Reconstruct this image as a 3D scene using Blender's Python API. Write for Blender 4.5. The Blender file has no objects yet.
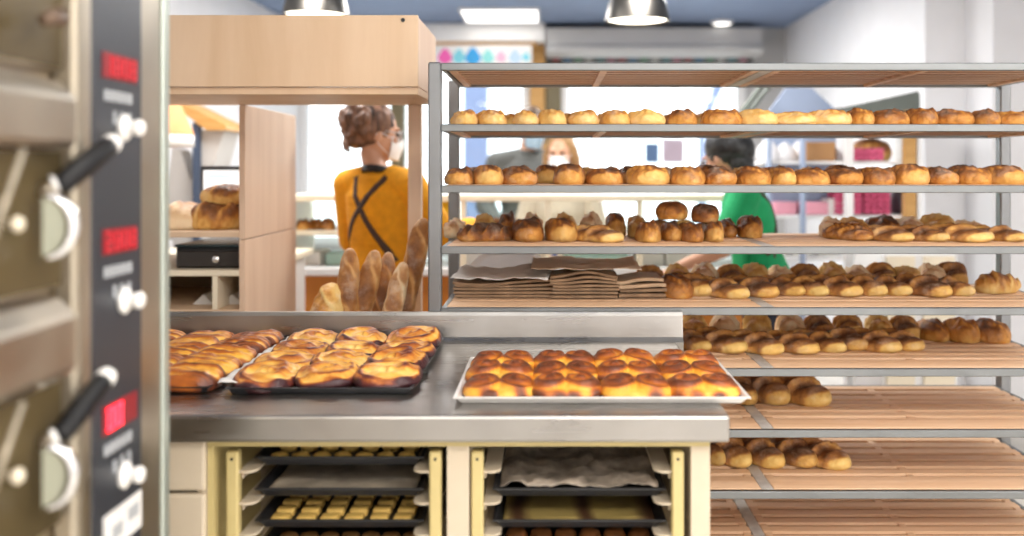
import bpy, bmesh, math, random
from mathutils import Vector, Matrix, Euler, noise
random.seed(11)
PI = math.pi
COL = bpy.context.scene.collection
F, CX, HY, EYE = 950.0, 550.0, 170.0, 1.37      # focal length in pixels, vanishing point, eye height

def X(px, D): return (px - CX) / F * D
def Z(py, D): return EYE - (py - HY) / F * D
def P(px, py, D): return Vector((X(px, D), D, Z(py, D)))

# ------------------------------------------------------------------ objects
BASE = {}
def link(o): COL.objects.link(o); return o
def thing(name, label, cat, loc=(0, 0, 0), group=None):
    o = link(bpy.data.objects.new(name, None))
    o.location = loc; o.empty_display_size = .05
    o['label'] = label; o['category'] = cat
    if group: o['group'] = group
    BASE[o] = Vector(loc)
    return o
def tag(o, label, cat, group=None, kind=None):
    o['label'] = label; o['category'] = cat
    if group: o['group'] = group
    if kind: o['kind'] = kind
    return o
def mesh_of(bm, name, smooth=False):
    me = bpy.data.meshes.new(name)
    bmesh.ops.recalc_face_normals(bm, faces=bm.faces[:])
    bm.to_mesh(me); bm.free()
    if smooth:
        for p in me.polygons: p.use_smooth = True
    return me
def obj(name, bm, mat, parent=None, smooth=False, loc=None, label=None):
    """bm is in world space; a child is moved into its thing's space. A top-level mesh gets its origin at loc."""
    b = BASE.get(parent, Vector((0, 0, 0))) if parent else Vector(loc or (0, 0, 0))
    bmesh.ops.translate(bm, verts=bm.verts[:], vec=-b)
    me = mesh_of(bm, name, smooth)
    if smooth == 'auto': pass
    o = link(bpy.data.objects.new(name, me))
    if mat: me.materials.append(mat)
    if parent: o.parent = parent; BASE[o] = b
    else: o.location = b; BASE[o] = b
    if label: o['label'] = label
    return o
def struct(name, bm, mat):
    o = obj(name, bm, mat); o['kind'] = 'structure'; return o

# ------------------------------------------------------------------ shapes
def box(bm, x0, x1, y0, y1, z0, z1, bev=0.0, seg=1):
    x0, x1 = min(x0, x1), max(x0, x1); y0, y1 = min(y0, y1), max(y0, y1); z0, z1 = min(z0, z1), max(z0, z1)
    r = bmesh.ops.create_cube(bm, size=1.0)
    vs = r['verts']
    for v in vs:
        v.co = Vector(((x0 + x1) / 2 + v.co.x * (x1 - x0), (y0 + y1) / 2 + v.co.y * (y1 - y0), (z0 + z1) / 2 + v.co.z * (z1 - z0)))
    if bev > 0:
        es = list({e for v in vs for e in v.link_edges})
        bmesh.ops.bevel(bm, geom=es, offset=bev, segments=seg, affect='EDGES', profile=.5)
    return bm
def B(*a, **k): return box(bmesh.new(), *a, **k)
def ring(bm, c, u, v, r, n):
    return [bm.verts.new(c + u * (math.cos(2 * PI * i / n) * r) + v * (math.sin(2 * PI * i / n) * r)) for i in range(n)]
def tube(bm, pts, rad, n=10, cap=True):
    pts = [Vector(p) for p in pts]
    rs = rad if isinstance(rad, (list, tuple)) else [rad] * len(pts)
    prev = None; first = None; u = None
    for i, p in enumerate(pts):
        d = (pts[min(i + 1, len(pts) - 1)] - pts[max(i - 1, 0)]).normalized()
        if u is None: u = d.orthogonal().normalized()
        else: u = (u - d * u.dot(d)).normalized()
        w = d.cross(u)
        rg = ring(bm, p, u, w, rs[i], n)
        if prev:
            for j in range(n): bm.faces.new((prev[j], prev[(j + 1) % n], rg[(j + 1) % n], rg[j]))
        else: first = rg
        prev = rg
    if cap: bm.faces.new(first[::-1]); bm.faces.new(prev)
    return bm
def lathe(bm, prof, c, n=32, axis='Z'):
    c = Vector(c); prev = None
    ax = {'Z': (Vector((1, 0, 0)), Vector((0, 1, 0)), Vector((0, 0, 1))), 'X': (Vector((0, 1, 0)), Vector((0, 0, 1)), Vector((1, 0, 0))),
          'Y': (Vector((0, 0, 1)), Vector((1, 0, 0)), Vector((0, 1, 0)))}[axis]
    for r, h in prof:
        rg = ring(bm, c + ax[2] * h, ax[0], ax[1], max(r, 1e-4), n)
        if prev:
            for j in range(n): bm.faces.new((prev[j], prev[(j + 1) % n], rg[(j + 1) % n], rg[j]))
        prev = rg
    return bm
def prism(bm, poly, vec):
    """poly: list of 3-D points, extruded by vec"""
    vec = Vector(vec)
    a = [bm.verts.new(Vector(p)) for p in poly]; b = [bm.verts.new(Vector(p) + vec) for p in poly]
    n = len(poly)
    bm.faces.new(a); bm.faces.new(b[::-1])
    for i in range(n): bm.faces.new((a[i], b[i], b[(i + 1) % n], a[(i + 1) % n]))
    return bm
_SPH = {}
def _sphere(seg, rings):
    if (seg, rings) not in _SPH:
        vs = [Vector((0, 0, 1))]
        for i in range(1, rings):
            t = PI * i / rings
            for j in range(seg): vs.append(Vector((math.sin(t) * math.cos(2 * PI * j / seg), math.sin(t) * math.sin(2 * PI * j / seg), math.cos(t))))
        vs.append(Vector((0, 0, -1))); fs = []
        for j in range(seg): fs.append((0, 1 + j, 1 + (j + 1) % seg))
        for i in range(rings - 2):
            a = 1 + i * seg; b = a + seg
            for j in range(seg): fs.append((a + j, b + j, b + (j + 1) % seg, a + (j + 1) % seg))
        a = 1 + (rings - 2) * seg; n = len(vs) - 1
        for j in range(seg): fs.append((a + j, n, a + (j + 1) % seg))
        _SPH[(seg, rings)] = (vs, fs)
    return _SPH[(seg, rings)]
def ball(bm, c, r, seg=12, rings=8, rot=None):
    r = (r, r, r) if not isinstance(r, (tuple, list)) else r
    m = Matrix.Translation(Vector(c))
    if rot is not None: m = m @ rot
    m = m @ Matrix.Diagonal((r[0], r[1], r[2], 1))
    vs, fs = _sphere(seg, rings)
    nv = [bm.verts.new(m @ v) for v in vs]
    for f in fs: bm.faces.new([nv[i] for i in f])
    return bm
def solid_sheet(bm, nx, ny, fn, th):
    """a sheet of real thickness: fn(u, v) -> top point"""
    top = [[bm.verts.new(fn(i / nx, j / ny)) for j in range(ny + 1)] for i in range(nx + 1)]
    bot = [[bm.verts.new(Vector(fn(i / nx, j / ny)) - Vector((0, 0, th))) for j in range(ny + 1)] for i in range(nx + 1)]
    for i in range(nx):
        for j in range(ny):
            bm.faces.new((top[i][j], top[i + 1][j], top[i + 1][j + 1], top[i][j + 1]))
            bm.faces.new((bot[i][j], bot[i][j + 1], bot[i + 1][j + 1], bot[i + 1][j]))
    for i in range(nx):
        for j in (0, ny): bm.faces.new((top[i][j], bot[i][j], bot[i + 1][j], top[i + 1][j]))
    for j in range(ny):
        for i in (0, nx): bm.faces.new((top[i][j], top[i][j + 1], bot[i][j + 1], bot[i][j]))
    return bm

# ------------------------------------------------------------------ materials
class N:
    def __init__(s, name):
        s.m = bpy.data.materials.new(name); s.m.use_nodes = True
        s.t = s.m.node_tree; s.b = s.t.nodes['Principled BSDF']; s.L = s.t.links
    def n(s, typ, **k):
        x = s.t.nodes.new(typ)
        for a, v in k.items():
            if a in x.inputs: x.inputs[a].default_value = v
            else: setattr(x, a, v)
        return x
    def l(s, a, b): s.L.new(a, b)
def setp(b, **k):
    for a, v in k.items():
        a = a.replace('_', ' ')
        if a in b.inputs: b.inputs[a].default_value = v
def plain(name, c, rough=.5, metal=0.0, spec=.5, var=.06, scale=6.0, bump=0.0, em=None, es=0.0):
    q = N(name)
    tc = q.n('ShaderNodeTexCoord')
    no = q.n('ShaderNodeTexNoise', Scale=scale, Detail=4.0)
    q.l(tc.outputs['Object'], no.inputs['Vector'])
    cr = q.n('ShaderNodeValToRGB')
    e = cr.color_ramp.elements
    e[0].position = .3; e[1].position = .7
    e[0].color = (c[0] * (1 - var), c[1] * (1 - var), c[2] * (1 - var), 1)
    e[1].color = (min(1, c[0] * (1 + var)), min(1, c[1] * (1 + var)), min(1, c[2] * (1 + var)), 1)
    q.l(no.outputs['Fac'], cr.inputs['Fac']); q.l(cr.outputs['Color'], q.b.inputs['Base Color'])
    setp(q.b, Roughness=rough, Metallic=metal, Specular_IOR_Level=spec)
    if bump:
        bp = q.n('ShaderNodeBump', Strength=bump, Distance=.01)
        q.l(no.outputs['Fac'], bp.inputs['Height']); q.l(bp.outputs['Normal'], q.b.inputs['Normal'])
    if em: setp(q.b, Emission_Color=(*em, 1), Emission_Strength=es)
    return q.m
def grain(name, c1, c2, scale=(1.5, 30, 30), rough=.5, spec=.35, objvar=.0, knots=False):
    q = N(name)
    tc = q.n('ShaderNodeTexCoord'); mp = q.n('ShaderNodeMapping'); mp.inputs['Scale'].default_value = scale
    oi = q.n('ShaderNodeObjectInfo')
    ad = q.n('ShaderNodeVectorMath', operation='ADD')
    q.l(tc.outputs['Object'], ad.inputs[0]); q.l(oi.outputs['Random'], ad.inputs[1])
    q.l(ad.outputs[0], mp.inputs['Vector'])
    no = q.n('ShaderNodeTexNoise', Scale=1.0, Detail=6.0, Roughness=.6, Distortion=.4)
    q.l(mp.outputs['Vector'], no.inputs['Vector'])
    cr = q.n('ShaderNodeValToRGB'); e = cr.color_ramp.elements
    e[0].position = .32; e[1].position = .68; e[0].color = (*c1, 1); e[1].color = (*c2, 1)
    q.l(no.outputs['Fac'], cr.inputs['Fac'])
    q.l(cr.outputs['Color'], q.b.inputs['Base Color'])
    bp = q.n('ShaderNodeBump', Strength=.06, Distance=.004)
    q.l(no.outputs['Fac'], bp.inputs['Height']); q.l(bp.outputs['Normal'], q.b.inputs['Normal'])
    setp(q.b, Roughness=rough, Specular_IOR_Level=spec)
    return q.m
def steel(name, c=(.62, .61, .59), rough=.32, scale=(2, 60, 60), metal=1.0, rv=.12):
    q = N(name)
    tc = q.n('ShaderNodeTexCoord'); mp = q.n('ShaderNodeMapping'); mp.inputs['Scale'].default_value = scale
    q.l(tc.outputs['Object'], mp.inputs['Vector'])
    no = q.n('ShaderNodeTexNoise', Scale=1.0, Detail=5.0)
    q.l(mp.outputs['Vector'], no.inputs['Vector'])
    n2 = q.n('ShaderNodeTexNoise', Scale=5.0, Detail=3.0)
    q.l(tc.outputs['Object'], n2.inputs['Vector'])
    mx = q.n('ShaderNodeMath', operation='MULTIPLY'); q.l(no.outputs['Fac'], mx.inputs[0]); q.l(n2.outputs['Fac'], mx.inputs[1])
    mr = q.n('ShaderNodeMapRange'); mr.inputs['From Min'].default_value = .12; mr.inputs['From Max'].default_value = .42
    mr.inputs['To Min'].default_value = rough - rv / 2; mr.inputs['To Max'].default_value = rough + rv
    q.l(mx.outputs[0], mr.inputs['Value']); q.l(mr.outputs['Result'], q.b.inputs['Roughness'])
    cr = q.n('ShaderNodeValToRGB'); e = cr.color_ramp.elements
    e[0].position = .3; e[1].position = .7
    e[0].color = (*[x * .86 for x in c], 1); e[1].color = (*[min(1, x * 1.1) for x in c], 1)
    q.l(n2.outputs['Fac'], cr.inputs['Fac']); q.l(cr.outputs['Color'], q.b.inputs['Base Color'])
    bp = q.n('ShaderNodeBump', Strength=.05, Distance=.002)
    q.l(no.outputs['Fac'], bp.inputs['Height']); q.l(bp.outputs['Normal'], q.b.inputs['Normal'])
    setp(q.b, Metallic=metal)
    return q.m
def crusty(name, stops, shift=0.0, gain=1.0, rough=.5, objvar=.22, nz=.55, nscale=45.0, flour=0.0, spec=.35, floor_scale=(1, 1, 1)):
    """baked dough: the 'crust' value of each vertex (how deep that spot has browned) drives the colour"""
    q = N(name)
    at = q.n('ShaderNodeAttribute', attribute_name='crust')
    tc = q.n('ShaderNodeTexCoord'); oi = q.n('ShaderNodeObjectInfo')
    mp = q.n('ShaderNodeMapping'); mp.inputs['Scale'].default_value = floor_scale
    ad = q.n('ShaderNodeVectorMath', operation='ADD'); q.l(tc.outputs['Object'], ad.inputs[0]); q.l(oi.outputs['Random'], ad.inputs[1])
    q.l(ad.outputs[0], mp.inputs['Vector'])
    no = q.n('ShaderNodeTexNoise', Scale=nscale, Detail=5.0, Roughness=.65); q.l(mp.outputs['Vector'], no.inputs['Vector'])
    a = q.n('ShaderNodeMath', operation='MULTIPLY_ADD'); q.l(no.outputs['Fac'], a.inputs[0]); a.inputs[1].default_value = nz; a.inputs[2].default_value = -nz / 2 + shift
    b = q.n('ShaderNodeMath', operation='MULTIPLY_ADD'); q.l(at.outputs['Fac'], b.inputs[0]); b.inputs[1].default_value = gain; q.l(a.outputs[0], b.inputs[2])
    c = q.n('ShaderNodeMath', operation='MULTIPLY_ADD'); q.l(oi.outputs['Random'], c.inputs[0]); c.inputs[1].default_value = objvar; 
    d = q.n('ShaderNodeMath', operation='ADD'); q.l(b.outputs[0], c.inputs[2]); q.l(c.outputs[0], d.inputs[0]); d.inputs[1].default_value = -objvar / 2
    cr = q.n('ShaderNodeValToRGB'); e = cr.color_ramp.elements
    for i, (p, col) in enumerate(stops):
        el = e[0] if i == 0 else (e[1] if i == 1 else e.new(p))
        el.position = p; el.color = (*col, 1)
    q.l(d.outputs[0], cr.inputs['Fac'])
    out = cr.outputs['Color']
    if flour:
        n2 = q.n('ShaderNodeTexNoise', Scale=16.0, Detail=6.0, Roughness=.7); q.l(ad.outputs[0], n2.inputs['Vector'])
        r2 = q.n('ShaderNodeMapRange'); r2.inputs['From Min'].default_value = .5; r2.inputs['From Max'].default_value = .75; r2.inputs['To Max'].default_value = flour
        q.l(n2.outputs['Fac'], r2.inputs['Value'])
        mx = q.n('ShaderNodeMix', data_type='RGBA'); q.l(r2.outputs['Result'], mx.inputs[0]); q.l(out, mx.inputs[6]); mx.inputs[7].default_value = (.86, .77, .66, 1)
        out = mx.outputs[2]
    q.l(out, q.b.inputs['Base Color'])
    bp = q.n('ShaderNodeBump', Strength=.6, Distance=.010); q.l(no.outputs['Fac'], bp.inputs['Height']); q.l(bp.outputs['Normal'], q.b.inputs['Normal'])
    setp(q.b, Roughness=rough, Specular_IOR_Level=spec)
    return q.m
def glass(name, tint=(.95, .98, .97), f=.07, rough=.02):
    q = N(name)
    tr = q.n('ShaderNodeBsdfTransparent'); tr.inputs['Color'].default_value = (*tint, 1)
    gl = q.n('ShaderNodeBsdfGlossy'); gl.inputs['Roughness'].default_value = rough
    lw = q.n('ShaderNodeFresnel', IOR=1.4)
    mx = q.n('ShaderNodeMixShader'); q.l(lw.outputs[0], mx.inputs[0]); q.l(tr.outputs[0], mx.inputs[1]); q.l(gl.outputs[0], mx.inputs[2])
    q.l(mx.outputs[0], q.t.nodes['Material Output'].inputs['Surface'])
    return q.m
def thin(name, c, f=.45):
    m = plain(name, c, .7, var=.04, scale=20, bump=.1); t = m.node_tree
    tr = t.nodes.new('ShaderNodeBsdfTranslucent'); tr.inputs['Color'].default_value = (*c, 1)
    mx = t.nodes.new('ShaderNodeMixShader'); mx.inputs[0].default_value = f
    t.links.new(t.nodes['Principled BSDF'].outputs[0], mx.inputs[1]); t.links.new(tr.outputs[0], mx.inputs[2]); t.links.new(mx.outputs[0], t.nodes['Material Output'].inputs['Surface'])
    return m
def glow(name, c, s): return plain(name, c, em=c, es=s, var=0)

M = {}
M['wall'] = plain('white_wall_paint', (.80, .80, .82), .8, var=.02)
M['ceiling'] = plain('blue_grey_ceiling_paint', (.22, .29, .44), .8, var=.04)
M['floor'] = plain('pale_floor_tile', (.62, .59, .54), .4, var=.08)
M['fascia'] = plain('grey_fascia_paint', (.50, .50, .50), .6, var=.02)
M['white'] = plain('white_paint', (.82, .82, .82), .5, var=.02)
M['olive'] = plain('olive_window_frame', (.16, .13, .065), .5, var=.08)
M['gold_wood'] = grain('honey_wood', (.50, .27, .08), (.62, .36, .13))
M['mid_rail'] = plain('pale_aluminium_rail', (.58, .57, .55), .5, metal=.3, var=.2, scale=20)
M['slat'] = grain('maple_slat', (.66, .42, .25), (.82, .58, .39), (1.2, 26, 26))
M['ply'] = grain('pale_plywood', (.65, .455, .29), (.745, .555, .385), (7, 7, .8), rough=.55)
M['ply_panel'] = grain('pink_beech_panel', (.70, .50, .36), (.80, .60, .45), (12, 12, .9), rough=.5)
M['rack_metal'] = steel('galvanised_rack_metal', (.245, .258, .262), .46, (1, 40, 40))
M['post_metal'] = steel('galvanised_post_metal', (.27, .28, .29), .46, (40, 40, 1))
M['steel'] = steel('brushed_steel', (.40, .385, .365), .3, (1.5, 70, 70))
M['oven_steel'] = steel('oven_steel', (.55, .49, .40), .36, (30, 30, 1))
M['chrome'] = steel('chrome', (.85, .85, .85), .15, rv=.05)
M['cream'] = plain('cream_enamel', (.62, .53, .40), .45, var=.03)
M['yellow_cream'] = plain('yellowed_cream_enamel', (.60, .49, .22), .45, var=.05)
M['counter_cream'] = plain('cream_counter', (.86, .77, .60), .4, var=.03)
M['orange_panel'] = plain('orange_panel', (.62, .22, .035), .5, var=.06)
M['dark_pan'] = plain('dark_baking_pan', (.018, .019, .022), .35, var=.2, spec=.6)
M['light_pan'] = plain('pale_aluminium_pan', (.82, .81, .79), .35, metal=.25, var=.04)
M['paper'] = thin('white_paper', (.90, .88, .85), .12)
M['baking_paper'] = plain('used_baking_paper', (.40, .34, .26), .7, var=.35, scale=14, bump=.5)
M['kraft'] = plain('brown_kraft_paper', (.30, .19, .11), .75, var=.25, scale=18, bump=.15)
M['kraft_light'] = plain('tan_kraft_paper', (.52, .37, .24), .75, var=.12, scale=18, bump=.15)
M['black'] = plain('black_plastic', (.012, .012, .013), .35, var=.1)
M['black_gloss'] = plain('black_gloss', (.008, .008, .009), .4, var=.1, spec=.3)
M['panel_dark'] = plain('charcoal_control_panel', (.030, .034, .043), .35, var=.08)
M['white_plastic'] = plain('white_plastic', (.86, .85, .82), .35, var=.02)
M['oven_glass'] = plain('olive_oven_glass', (.085, .062, .028), .35, var=.3, scale=5, spec=.25)
M['red_dim'] = glow('dim_red_led', (.60, .03, .045), .16)
M['red_dark'] = glow('dark_red_led_window', (.22, .012, .018), .10)
M['red_bright'] = glow('bright_red_led', (1.0, .05, .09), 2.0)
M['grey_print'] = plain('grey_print', (.42, .44, .46), .5)
M['glass'] = glass('clear_glass')
M['green_glass'] = glass('greenish_case_glass', (.93, .98, .97))
M['lamp_on'] = glow('lit_lamp_diffuser', (1, .97, .92), 2.5)
M['lamp_bulb'] = glow('lit_bulb', (1, .93, .80), 5)
M['dark_metal'] = steel('dark_lamp_metal', (.15, .14, .125), .36, (3, 3, 3))
M['screen'] = glow('monitor_screen_glow', (.86, .92, .97), .75)
M['screen_blue'] = glow('monitor_screen_blue', (.35, .60, .85), .7)
M['skin'] = plain('light_skin', (.62, .34, .22), .5, var=.06, scale=20)
M['mask_white'] = plain('white_face_mask', (.85, .86, .88), .7)
M['mask_blue'] = plain('pale_blue_face_mask', (.38, .55, .70), .7)
M['mustard'] = plain('mustard_knit', (.84, .36, .008), .85, var=.10, scale=30, bump=.25)
M['green_cloth'] = plain('green_cotton', (.008, .38, .13), .8, var=.12, scale=9, bump=.2)
M['apron'] = plain('dark_brown_apron', (.075, .045, .035), .8, var=.15)
M['navy'] = plain('navy_trouser_cloth', (.03, .035, .06), .85)
M['beige_coat'] = plain('beige_coat', (.62, .49, .38), .85, var=.08, bump=.1)
M['grey_coat'] = plain('dark_grey_coat', (.10, .105, .10), .85, var=.12, bump=.1)
M['hair_dark'] = grain('streaked_dark_hair', (.030, .018, .014), (.30, .15, .09), (40, 40, 9), rough=.45)
M['hair_blonde'] = grain('dark_blonde_hair', (.25, .13, .05), (.45, .27, .12), (40, 40, 8), rough=.45)
M['hair_black'] = grain('black_hair_under_net', (.010, .010, .011), (.05, .052, .055), (30, 9, 30), rough=.4)
M['hair_brown'] = grain('short_brown_hair', (.05, .03, .02), (.12, .07, .04), (40, 40, 9), rough=.5)
M['eye'] = plain('dark_eye', (.02, .014, .01), .2)
M['lens'] = glass('spectacle_lens', (.92, .96, 1.0))
M['shoe'] = plain('black_shoe_leather', (.015, .014, .014), .4)
M['pink'] = plain('pink_moulded_pulp', (.80, .14, .28), .8, var=.08, bump=.2)
M['blue_grey'] = plain('pale_blue_grey_panel', (.30, .37, .52), .6, var=.04)
M['roof_dark'] = plain('dark_green_grey_roof', (.13, .15, .135), .6, var=.1)
M['grey_board'] = plain('grey_gable_board', (.52, .50, .48), .7, var=.05)
M['dark_blue'] = plain('dark_blue_paint', (.05, .075, .13), .5)
M['shade_orange'] = plain('apricot_fabric_shade', (.80, .36, .15), .8, var=.08)
M['pave'] = plain('grey_pavement', (.55, .55, .55), .9, var=.08)
M['facade'] = plain('pale_render', (.75, .76, .78), .9, var=.04)
M['facade_blue'] = plain('pale_blue_render', (.10, .125, .21), .8, var=.05)
M['yellow'] = plain('yellow_plastic', (.85, .55, .02), .5)
M['wicker'] = grain('woven_wicker', (.30, .16, .06), (.48, .28, .12), (60, 60, 60))
M['clear_bag'] = plain('white_plastic_bag', (.80, .79, .80), .4, var=.06, scale=12, bump=.3)
bread = [(0, (.88, .62, .24)), (.22, (.80, .48, .14)), (.45, (.60, .27, .058)), (.68, (.31, .115, .032)), (1, (.095, .040, .020))]
M['loaf'] = crusty('baked_loaf_crust', bread, flour=.2)
M['loaf_dark'] = crusty('dark_loaf_crust', bread, shift=.13, flour=.35)
M['loaf_pale'] = crusty('pale_loaf_crust', bread, shift=-.22, gain=.85, flour=.45)
M['loaf_flour'] = crusty('floury_loaf_crust', [(0, (.95, .80, .56)), (.4, (.90, .65, .38)), (.7, (.60, .30, .12)), (1, (.30, .12, .05))], shift=-.10, flour=.6)
bri = [(0, (.84, .47, .075)), (.25, (.78, .345, .034)), (.5, (.54, .165, .020)), (.75, (.29, .070, .016)), (1, (.12, .034, .014))]
M['brioche'] = crusty('glazed_brioche_crust', bri, rough=.34, objvar=.18, nz=.45, nscale=32, spec=.45, shift=.10)
M['swirl'] = crusty('custard_swirl_crust', [(0, (.90, .60, .20)), (.3, (.83, .43, .075)), (.55, (.50, .155, .022)), (.8, (.17, .032, .018)), (1, (.05, .015, .018))], rough=.38, nz=.75, nscale=30, objvar=.14, spec=.45, shift=.20)
M['flaky'] = crusty('flaky_pastry_crust', [(0, (.92, .60, .11)), (.3, (.84, .42, .055)), (.6, (.46, .125, .018)), (1, (.12, .032, .014))], rough=.35, nz=1.2, nscale=22, objvar=.15, floor_scale=(.45, 2.2, 1), spec=.45, shift=.26)
M['biscuit'] = plain('butter_biscuit', (.72, .47, .12), .6, var=.12, scale=40)
M['cookie'] = plain('small_brown_cookie', (.42, .22, .07), .6, var=.2, scale=40)
scb = [(0, (.95, .72, .28)), (.2, (.86, .56, .17)), (.42, (.60, .30, .085)), (.66, (.32, .140, .050)), (1, (.12, .055, .028))]
M['scored'] = crusty('scored_loaf_crust', scb, flour=.35, objvar=.16)
M['scored_dark'] = crusty('dark_scored_loaf_crust', scb, flour=.35, shift=.08, objvar=.16)
M['gap_shade_strip'] = grain('red_brown_gap_shade', (.36, .19, .10), (.46, .26, .14), (1.2, 26, 26))
M['baguette'] = crusty('baguette_crust', [(0, (.82, .56, .28)), (.4, (.66, .36, .13)), (.7, (.42, .18, .055)), (1, (.2, .075, .025))], flour=.3, rough=.5)
KITCHEN, SHOP, WORLD, FSTOP, EXPO = 36, 37, 6, 1.4, 0.10
# ------------------------------------------------------------------ the room
XL, XR, YB, YR, ZC = -2.25, 2.12, 8.56, -1.5, 2.65
struct('floor', B(XL - .1, 4.0, YR - .1, YB + .2, -.1, 0), M['floor'])
struct('ceiling', B(XL - .1, 4.0, YR - .1, YB + .2, ZC, ZC + .12), M['ceiling'])
struct('wall_left', B(XL - .1, XL, YR, YB + .2, 0, ZC), M['wall'])
bm = bmesh.new()                                     # the right wall steps out twice towards the kitchen
prism(bm, [(XR, YB + .2, 0), (XR, 5.37, 0), (2.346, 5.37, 0), (2.346, 5.03, 0), (2.95, 5.03, 0), (2.95, YR, 0), (3.9, YR, 0), (3.9, YB + .2, 0)], (0, 0, ZC))
struct('wall_right', bm, M['wall'])
struct('wall_rear', B(XL - .1, 4.0, YR - .1, YR, 0, ZC), M['wall'])
# shop-front wall: sill below the windows, lintel above them, a strip of wall to the right
zs, zl = .70, 2.36
xw = X(745, YB)
bm = B(XL, XR, YB, YB + .16, 0, zs); box(bm, XL, XR, YB, YB + .16, zl, ZC); box(bm, xw, XR, YB, YB + .16, zs, zl)
struct('wall_back', bm, M['fascia'])
def window(n, x0, x1, bars, fm):
    bm = bmesh.new()
    for a, b in ((x0, x0 + .07), (x1 - .07, x1)): box(bm, a, b, YB - .03, YB + .12, zs, zl, .006)
    box(bm, x0 + .07, x1 - .07, YB - .03, YB + .12, zs, zs + .07, .006); box(bm, x0 + .07, x1 - .07, YB - .03, YB + .12, zl - .06, zl, .006)
    w = struct('window_%d' % n, bm, fm)
    for a, b in bars: obj('mullion', B(a, b, YB - .05, YB + .10, zs + .07, zl - .06, .006), M['olive'], w)
    obj('pane', B(x0 + .07, x1 - .07, YB + .05, YB + .056, zs + .07, zl - .06), M['glass'], w)
    return w
window(1, XL, X(530, YB), [(X(391, YB), X(405, YB))], M['white'])
window(2, X(561, YB), xw, [], M['white'])
struct('trim_1', B(X(530, YB), X(545, YB), YB - .12, YB + .12, zs, 2.56, .006), M['gold_wood'])
bm = B(X(545, YB), X(561, YB), YB - .06, YB + .12, zs, zl, .006)
struct('trim_2', bm, M['olive'])
# grey roller-shutter box above the right window, its lower lip lighter, and the dark band under it
D = 8.2
bm = bmesh.new()
prof = [(D, Z(28, D)), (D + .3, Z(28, D)), (D + .3, Z(55, D)), (D + .03, Z(55, D)), (D - .05, Z(52, D)), (D - .06, Z(48, D)), (D, Z(44, D))]
prism(bm, [(X(546, D), y, z) for y, z in prof], (X(762, D) - X(546, D), 0, 0))
struct('trim_3', bm, M['fascia'])
w = struct('trim_4', B(X(546, 8.5), X(752, 8.5), 8.46, 8.52, Z(63, 8.5), Z(53, 8.5)), M['black'])
bunt = [(.55, .05, .08), (.05, .25, .5), (.1, .4, .2), (.7, .7, .7), (.05, .3, .35), (.6, .2, .3)]
for k in range(18):
    px = 556 + k * 11
    bm = bmesh.new(); lathe(bm, [(0, -.01), (.028, -.01), (.034, 0), (.028, .012), (0, .012)], (X(px, 8.44), 8.44, Z(58.5 + (k % 2), 8.44)), 12, 'Y')
    obj('coloured_disc', bm, plain('disc_%d' % (k % 6), [c * .45 for c in bunt[k % 6]], .5) if k < 6 else bpy.data.materials['disc_%d' % (k % 6)], w)
# white bulkhead left of it, wooden strip and the poster of coloured drops
D = 8.22
struct('trim_5', B(X(300, D), X(545, D), D, D + .3, Z(41, D), Z(23, D), .01), M['white'])
struct('trim_6', B(X(300, D), X(536, D), D + .05, D + .12, Z(45, D), Z(40, D)), M['gold_wood'])
t = thing('hanging_poster', 'white poster with a row of pink and blue drops under the white bulkhead', 'poster', P(485, 66, 8.27))
obj('poster_sheet', B(X(433, 8.26), X(532, 8.26), 8.26, 8.27, Z(67, 8.26), Z(45, 8.26), .002), M['white'], t)
dc = [(.85, .12, .45), (.2, .62, .75), (.03, .35, .75), (.25, .66, .66), (.85, .45, .62), (.45, .62, .85), (.2, .62, .75)]
for k, px in enumerate((445, 459, 473, 488, 501, 515, 526)):
    c = P(px, 57, 8.257); r = (.062, .058, .070, .056, .045, .055, .035)[k]
    pts = []
    for i in range(20):
        a = 2 * PI * i / 20
        pts.append((c.x + r * math.sin(a) * (1 if math.cos(a) < 0 else (1 - .55 * math.cos(a))), c.y, c.z + r * math.cos(a) * (1.25 if math.cos(a) > 0 else 1)))
    bm = bmesh.new(); prism(bm, pts, (0, -.004, 0)); obj('drop_motif', bm, plain('drop_%d' % k, dc[k], .5), t)
# outside the shop front
struct('pavement', B(-14, 14, YB + .2, 22, -.12, -.02), M['pave'])
bm = B(-14, 14, 20, 20.5, -.02, 9)
struct('exterior_facade', bm, M['facade'])
D = 12.5
struct('exterior_column', B(X(463, D), X(487, D), D, D + .4, -.02, 4.5, .02), M['facade_blue'])
bm = bmesh.new(); D = 13.0
tube(bm, [P(702, 128, D), P(708, 112, D), P(716, 92, D), P(728, 60, D)], [.05, .06, .07, .06], 8)
tube(bm, [(X(702, D), D, -.02), P(702, 128, D)], [.08, .05], 8)
tag(obj('street_post', bm, M['facade_blue'], smooth=True, loc=(X(702, D), D, -.02)), 'pale bent street post seen through the right shop window', 'post')
# three small notices stuck to the right shop window
for (a, b, c, d, mk, lab) in ((645, 659, 143, 163, 'sign_blue', 'small blue notice on the shop window above the customers'), (662, 684, 139, 163, 'sign_pink', 'pale pink notice on the shop window beside the blue one')):
    mm = plain(mk, (.10, .18, .34) if mk == 'sign_blue' else (.52, .42, .50), .6)
    tag(obj('window_notice', B(X(a, 8.5), X(b, 8.5), 8.495, 8.50, Z(d, 8.5), Z(c, 8.5), .002), mm, loc=P((a + b) / 2, d, 8.5)), lab, 'notice')
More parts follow.
